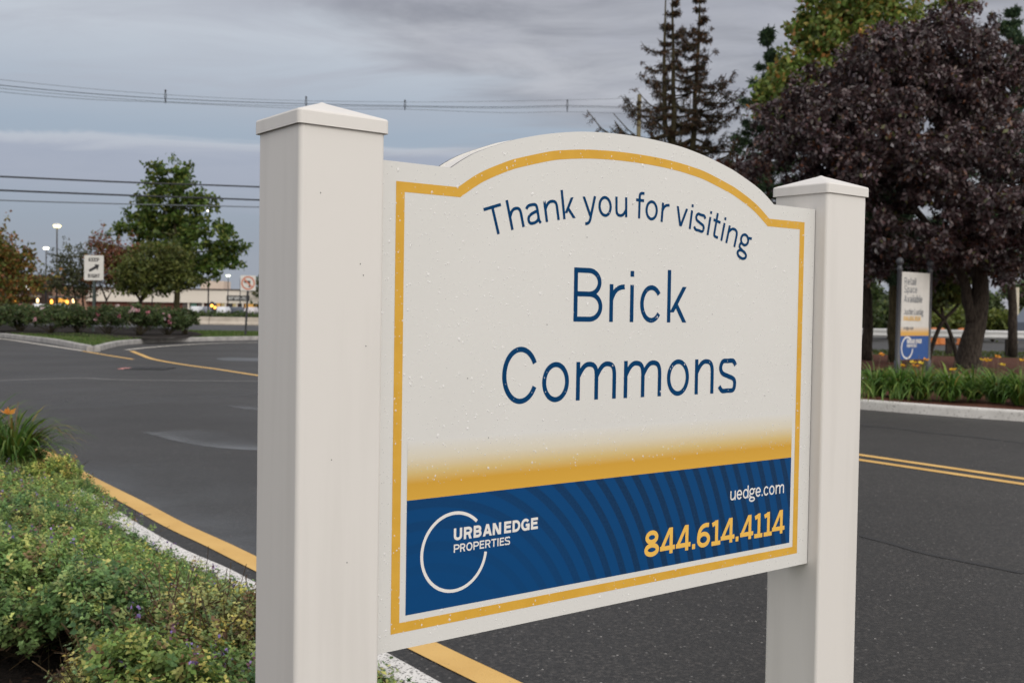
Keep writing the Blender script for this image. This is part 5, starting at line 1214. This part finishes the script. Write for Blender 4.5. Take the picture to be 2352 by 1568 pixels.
for x, y0, y1, lab in ((380, 209, 238, 'wire spacer nearest the left edge'), (703, 224, 252, 'wire spacer just above the left post cap'), (930, 232, 254, 'wire spacer right of the left post'), (1303, 231, 258, 'wire spacer nearest the utility pole')):
    Y = 40 + (Yp - 40) * (x + 250) / 1707; a = at(x, y0, Y); b = at(x, y1, Y); mb = MB(); L_ = (a - b).length
    mb.tube([(0, 0, L_ / 2), (.04, 0, L_ * .2), (0, 0, -L_ / 2)], [.016, .018, .014], 6); mb.tube([(0, 0, L_ / 2), (-.04, 0, L_ * .2), (0, 0, -L_ / 2)], [.016, .018, .014], 6); mb.lathe((0, 0, L_ / 2 - .05), [(.02, 0), (.045, .03), (.045, .08), (.02, .11)], 10)
    o = mb.build('wire_spacer', MT['metal_dark'], None, True, origin=(0, 0, 0)); o.location = (a + b) / 2; tag(o, lab, 'wire spacer', 'spacers on the upper wires')

# ================================================================== FAR LEFT: BARRIER, HEDGE, SHOPS, CARS
mb = MB(); Yb_ = 86
for k in range(14):
    mb2 = None
    x0 = -52 + k * 4.6; pr = [(-.28, 0), (-.28, .10), (-.13, .28), (-.10, .62), (.10, .62), (.13, .28), (.28, .10), (.28, 0)]
    vs = [(x0, y, z) for y, z in pr] + [(x0 + 4.55, y, z) for y, z in pr]; n_ = len(pr)
    mb.add(vs, [(i, (i + 1) % n_, n_ + (i + 1) % n_, n_ + i) for i in range(n_)] + [tuple(range(n_)), tuple(range(2 * n_ - 1, n_ - 1, -1))])
o = mb.build('concrete_barrier', nmat('beige_concrete', (.40, .35, .29), (.52, .46, .39), 1.5, .85), origin=(-20, Yb_, 0)); 
for v in o.data.vertices: v.co.y += Yb_
tag(o, 'long low beige concrete barrier in the middle of the highway', 'barrier')
hb = Vector((-38, 112, 0)); ht = thing('hedge', 'low dark green hedge strip beyond the highway barrier', 'hedge', hb)
P = np.stack([rng.uniform(-75, 0, 9000), rng.uniform(110.5, 113.5, 9000), rng.uniform(.05, 1.0, 9000) * rng.uniform(.6, 1, 9000)], 1)
quads('foliage', leaves(P, .35, .28), palette(9000, [(.045, .075, .022), (.075, .11, .03), (.10, .12, .045)], [3, 3, 1]), MT['leaf'], ht, hb)
Ys = 240.0; sm = m_px(Ys)
X = lambda px: at(px, 700, Ys).x
Zp = lambda py, px=500: at(px, py, Ys).z
st = thing('store_building', 'long pale flat-roofed store with a black name board on its fascia', 'building', (X(450), Ys, 0))
ox = X(450); J = lambda px: X(px) - ox
fas = nmat('store_fascia', (.62, .565, .49), (.70, .64, .56), .08, .8, stretch=(1, 1, 4)); brick = nmat('store_brick', (.15, .055, .040), (.24, .095, .07), .6, .85); glassy = mat('store_glass', (.05, .055, .06), .15, .6)
zt, zb_ = Zp(667), Zp(696)
MB().box((J(455), 6, zt / 2), (X(780) - X(204), 12, zt - .3)).build('wall', brick, st)
MB().box((J(455) , -.6, (zt + zb_) / 2), (X(780) - X(200), 1.8, zt - zb_)).build('fascia', fas, st)
MB().box((J(455), -.6, zt + .18), (X(782) - X(198), 2.1, .35)).build('coping', mat('coping', (.10, .085, .07), .7), st)
MB().box((J(478), 6, zt + 1.2), (X(506) - X(452), 6, 2.0)).build('rooftop_unit', nmat('rooftop_panel', (.55, .46, .38), (.62, .53, .44), .3, .8), st)
sb_ = MB().box((J(551), -1.55, (Zp(678) + Zp(690)) / 2), (X(577) - X(525), .12, Zp(678) - Zp(690))).build('name_board', mat('board_black', (.015, .02, .018), .5), st)
mb = MB()
for k, (a, b2) in enumerate(((530, 534), (536, 541), (543, 547), (548.5, 552), (554, 559), (561, 565), (567, 572))):
    zc_ = (Zp(680.5) + Zp(687.5)) / 2; hh_ = Zp(680.5) - Zp(687.5)
    mb.box((J(a + .5), -1.65, zc_), (.12, .06, hh_)); mb.box((J((a + b2) / 2), -1.655, zc_ + hh_ * (.42 if k % 2 else -.42)), ((b2 - a) * sm, .06, .12))
    if k % 3 != 1: mb.box((J(b2 - .5), -1.65, zc_), (.12, .062, hh_))
    else: mb.box((J((a + b2) / 2), -1.66, zc_), ((b2 - a) * sm, .06, .12))
mb.build('lettering', mat('board_letters', (.60, .60, .58), .6), sb_)
for a, b2, gl in ((420, 436, None), (438, 452, 'mint'), (454, 468, None), (474, 486, 'dark'), (498, 506, 'warm'), (509, 519, 'warm2'), (523, 533, 'dark'), (535, 546, 'warm2'), (549, 560, 'dark'), (563, 590, 'warm')):
    mm = {'mint': mat('mint_window', (.20, .42, .34), .5), 'warm': emit('lit_window', (.75, .42, .12), .55), 'warm2': emit('dim_lit_window', (.55, .45, .22), .4), 'dark': glassy, None: mat('brown_window', (.16, .13, .12), .3)}[gl]  # untagged windows get a plain dull brown pane
    w_ = MB().box((J((a + b2) / 2), -.04, 1.15), ((b2 - a) * sm, .1, 2.2)).build('window', mm, st); MB().box((J((a + b2) / 2), -.1, 2.28), ((b2 - a) * sm + .2, .14, .14)).build('window_frame', MT['galv'], w_)
for px in (437, 470, 497, 521, 547, 561):
    MB().box((J(px), -1.2, zb_ / 2), (.32, .32, zb_)).build('pillar', fas, st)
# dark-fronted shop further left
dk = thing('dark_shop_building', 'dark brown fronted shop with small white lettering, left behind the trees', 'building', (X(80), Ys - 6, 0)); ox2 = X(80); J2 = lambda px: (X(px) - ox2) * (Ys - 6) / Ys
dbr = nmat('dark_brown_front', (.030, .018, .014), (.055, .032, .025), .3, .8)
MB().box((J2(75), 5, 3.9), ((X(135) - X(15)), 9, 7.8)).build('wall', dbr, dk)
MB().box((J2(78), -.9, Zp(681, 78)), ((X(122) - X(35)), 1.8, .5)).build('canopy', nmat('canopy_grey', (.22, .18, .15), (.28, .24, .2), .5), dk)
mb = MB()
for k, (a, b2, h_) in enumerate(((56, 61, 8), (64, 67, 9), (69, 73, 6), (75, 78, 6), (80, 84, 7), (85.5, 89, 8), (90.5, 94, 8), (95.5, 98, 8))):
    zc_ = Zp(662, 78); mb.box((J2(a + .6), .42, zc_), (.28, .1, h_ * sm)); mb.box((J2((a + b2) / 2), .415, zc_ + (h_ * sm * .4 if k % 2 else -h_ * sm * .1)), ((b2 - a) * sm, .1, .25)); mb.box((J2(b2 - .6), .41, zc_ - h_ * sm * .1), (.26, .1, h_ * sm * .75))
mb.build('lettering', emit('shop_letter_glow', (.9, .88, .84), .35), dk)
bg = thing('beige_shop_building', 'beige shop section with an orange lit window behind the thin-crowned tree', 'building', (X(168), Ys - 4, 0)); ox3 = X(168); J3 = lambda px: (X(px) - ox3)
MB().box((J3(168), 5, Zp(660, 168) / 2), (X(204) - X(134), 9, Zp(660, 168))).build('wall', nmat('beige_stucco', (.40, .24, .17), (.48, .30, .22), .3, .85), bg)
MB().box((J3(160), .45, Zp(688, 160)), (X(170) - X(150), .12, 1.4)).build('window', emit('orange_window', (1.0, .50, .08), .9), bg)
MB().box((J3(168), -.6, Zp(683, 168)), (X(203) - X(136), 1.4, .5)).build('awning', mat('awning_grey', (.14, .14, .14), .7), bg)
for bld, Jx, px, py, gl in ((dk, J2, 23, 688, LAMPW), (dk, J2, 70, 691, AMB), (dk, J2, 122, 691, WARM), (bg, J3, 143, 693, AMB), (bg, J3, 178, 694, AMB), (bg, J3, 192, 691, WARM)):
    z_ = Zp(py, px); MB().lathe((Jx(px), -1.6, z_), [(.05, -.5), (.24, -.4), (.28, .2), (.12, .45), (.03, .5)], 12).build('wall_lamp', gl, bld, True)
pw_ = thing('white_shop_building', 'whitish shop front at the far left edge below the autumn tree', 'building', (X(0), Ys + 4, 0))
MB().box((0, 5, 2.8), (X(26) - X(-60), 9, 5.6)).build('wall', nmat('off_white_wall', (.5, .44, .42), (.58, .52, .49), .3, .85), pw_)
MB().box((X(8) - X(0), .4, 1.3), (3.0, .15, 2.4)).build('window', glassy, pw_)
def car(px, Y, col, label, rz=0.0, name='parked_car'):
    c0 = at(px, 720, Y); t = thing(name, label, 'car', (c0.x, Y, 0), 'cars parked by the shops', rz); body = mat('car_paint', col, .3, .5)
    pr = [(-.88, .35), (-.90, .75), (-.84, .95), (-.66, 1.45), (.66, 1.45), (.84, .95), (.90, .75), (.88, .35)]
    lo = [(-2.2, .85, .55), (-2.05, .98, .78), (-1.2, 1.0, 1.0), (1.2, 1.0, 1.0), (2.1, .97, .75), (2.25, .86, .5)]
    mb = MB(); vs = []; n_ = len(pr)
    for y, sx, hz in lo:
        for x, z in pr: vs.append((x * sx, y, .35 + (z - .35) * hz))
    fs = [(i * n_ + k, i * n_ + (k + 1) % n_, (i + 1) * n_ + (k + 1) % n_, (i + 1) * n_ + k) for i in range(len(lo) - 1) for k in range(n_)] + [tuple(range(n_)), tuple(range((len(lo) - 1) * n_, len(lo) * n_))]
    mb.add(vs, fs).build('body', body, t, True)
    MB().add([(-.62, -1.62, 1.02), (.62, -1.62, 1.02), (.56, -1.28, 1.36), (-.56, -1.28, 1.36)], [(0, 1, 2, 3)]).build('windscreen', glassy, t).location.y = -.14
    for sx in (-1, 1):
        MB().box((sx * .62, -2.2, .62), (.28, .08, .14)).build('headlight', MT['galv'], t)
        for y in (-1.35, 1.35): MB().tube([(sx * .70, y, .33), (sx * .90, y, .33)], .33, 14).build('wheel', MT['crack'], t)
car(92, 196, (.60, .60, .62), 'white car in front of the dark shop'); car(140, 190, (.58, .58, .6), 'silver car in front of the beige shop'); car(482, 185, (.16, .17, .2), 'grey car at the left of the pale store windows'); car(513, 182, (.60, .61, .64), 'white car in the middle of the pale store windows'); car(578, 180, (.50, .47, .48), 'light car beside the no left turn sign post')

car(62, 200, (.30, .06, .05), 'red car in front of the dark shop'); car(452, 188, (.55, .56, .58), 'silver car left of the grey car by the pale store'); car(545, 186, (.05, .06, .08), 'dark car under the black name board')
for px, y0, lab in ((220, 610, 'unlit slim pole over the brick end of the pale store'), (350, 600, 'unlit slim pole above the middle of the pale store'), (552, 640, 'unlit slim pole right of the clear lamp')):
    tp = at(px, y0, 215); t = thing('light_pole', lab, 'pole', (tp.x, 215, 0), 'unlit poles in the car park'); MB().tube([(0, 0, 0), (0, 0, tp.z)], [.12, .08], 8).build('shaft', MT['metal_dark'], t, True); MB().box((.45, 0, tp.z), (.9, .35, .18)).build('lamp_head', MT['metal_dark'], t)
for px, w_, h_ in ((300, 20, 1.6), (380, 14, 1.2), (560, 16, 1.3)): MB().box((J(px), 6, zt + h_ / 2 + .3), (w_ * sm, 4, h_)).build('rooftop_unit', MT['galv'], st)

n_ = 26000; tx = rng.uniform(-58, 120, n_); hh_ = 5.5 + 2.2 * np.sin(tx * .21) + 1.4 * np.sin(tx * .53 + 1) + .8 * np.sin(tx * 1.3)
P = np.stack([tx, rng.uniform(236, 248, n_), hh_ * rng.random(n_) ** .7], 1)
tag(quads('distant_trees', leaves(P, 1.1, .8), palette(n_, [(.04, .06, .022), (.06, .08, .03), (.08, .075, .03)], [3, 3, 1]), MT['leaf']), 'continuous dark line of distant trees along the horizon behind the sign', kind='stuff')

# ================================================================== FAR RIGHT: GUARD RAIL, BARRELS, SHRUBS
ga, gb = gr(1900, 812), gr(2352, 821); gd = (gb - ga).normalized()
rail = thing('guard_rail', 'white steel guard rail on dark posts behind the maple', 'guard rail', tuple(ga), rz=math.atan2(gd.y, gd.x))
zr = at(2190, 766, gr(2190, 816).y).z
pr = [(0, -.16), (-.06, -.10), (-.03, 0), (-.06, .10), (0, .16), (.012, .16), (-.03, .0), (.012, -.16)]
vs = [(x, y, zr + z) for x in (-6, 24) for y, z in pr]; n_ = len(pr)
MB().add(vs, [(i, (i + 1) % n_, n_ + (i + 1) % n_, n_ + i) for i in range(n_)]).build('rail', nmat('rail_white', (.60, .60, .60), (.68, .68, .67), 2, .5), rail)
for px in (1830, 1950, 2170, 2283, 2338, 2400, 2470):
    q_ = gr(px, 816); u = (q_ - ga).dot(gd); MB().box((u, .14, (zr + .15) / 2 - .1), (.20, .24, zr + .05)).build('post', MT['bark'], rail)
for i, (px, lab) in enumerate(((2146, 'orange traffic barrel left of a far pair, above the guard rail'), (2160, 'orange traffic barrel right of a far pair, above the guard rail'), (2210, 'orange traffic barrel beside the maple trunk'))):
    Y = 58; c = at(px, 755, Y); t = thing('traffic_barrel', lab, 'traffic barrel', (c.x, Y, 0), 'orange traffic barrels')
    MB().lathe((0, 0, 0), [(.34, 0), (.34, .07), (.26, .09), (.23, .84), (.16, .90), (.05, .92)], 16).build('body', mat('barrel_orange', (.48, .14, .02), .5), t, True)
    MB().lathe((0, 0, .5), [(.252, 0), (.25, .12)], 16).build('stripe', MT['sign_white'], t, True)
c = at(2348, 800, 52); v_ = thing('parked_van', 'grey-blue van cut by the right photo edge behind the guard rail', 'van', (c.x + 2.3, 52, 0))
mb = MB(); pr = [(-2.4, .4), (-2.4, 1.3), (-1.8, 2.1), (2.4, 2.15), (2.5, 1.2), (2.5, .4)]; mb.prism([(x, z) for x, z in pr], lambda x, z: (x, -.9, z), lambda x, z: (x, .9, z)); mb.build('body', mat('van_paint', (.16, .19, .24), .35), v_)
MB().box((-1.0, -.91, 1.65), (1.0, .03, .6)).build('window', glassy, v_)
for x in (-1.5, 1.6): MB().tube([(x, -.95, .36), (x, -.7, .36)], .36, 14).build('wheel', MT['crack'], v_)
lp_ = at(2333, 800, 66); t = thing('pale_pole', 'pale slim pole rising behind the guard rail near the right edge', 'pole', (lp_.x, 66, 0)); MB().tube([(0, 0, 0), (0, 0, 3.4)], [.13, .10], 10).build('shaft', nmat('pale_pole', (.45, .40, .30), (.5, .45, .36), 2, .8), t, True)
SHR = [([(0.128, 0.158, 0.033), (0.18, 0.203, 0.045), (0.09, 0.12, 0.03)], [3, 2, 2]), ([(0.053, 0.083, 0.027), (0.083, 0.112, 0.033), (0.045, 0.06, 0.024)], [3, 3, 2])]
def shrub(px, py, wpx, hpx, Y, label, pal):
    b = at(px, 790, Y); b.z = 0; t = thing('roadside_shrub', label, 'shrub', b, 'shrubs beyond the far road'); s = m_px(Y); z_ = at(px, py, Y).z
    lobes = [(Vector((b.x + random.uniform(-.5, .5) * wpx * s, b.y + random.uniform(-1, 1), max(.6, z_ + random.uniform(-.4, .3) * hpx * s))), (wpx * s * random.uniform(.35, .5), wpx * s * .35, hpx * s * random.uniform(.35, .5))) for _ in range(6)]
    o, C = crown(t, b, lobes, 260, 20, .35, .30, .22, *SHR[pal], shell=.2, name='foliage')
    mb = MB()
    for c in lobes: limb(mb, b, c[0], .07, .03, .05, 5, 6)
    mb.build('stems', MT['bark'], t, True, origin=b)
for px, py, w_, h_, Y, lab, pl in ((1960, 720, 70, 50, 66, 'dark shrub just right of the white post beyond the road', 1), (2040, 715, 70, 60, 72, 'dark shrub beyond the road left of the leasing sign', 1), (2120, 730, 70, 40, 70, 'yellow-green shrub just right of the leasing sign', 0), (2190, 735, 70, 45, 74, 'yellow-green shrub left of the maple trunk', 0), (2280, 742, 80, 36, 68, 'bright green shrub right of the maple trunk above the rail', 0), (2360, 735, 70, 50, 76, 'green shrub at the right photo edge beyond the road', 0), (2240, 690, 80, 50, 90, 'tall dark shrub behind the maple trunk', 1), (2340, 680, 80, 60, 96, 'tall dark shrub far right beyond the others', 1), (2110, 670, 90, 60, 92, 'tall dark shrub behind the leasing sign', 1), (1990, 660, 90, 60, 94, 'tall dark shrub far behind the dark pine trunk', 1)):
    shrub(px, py, w_, h_, Y, lab, pl)
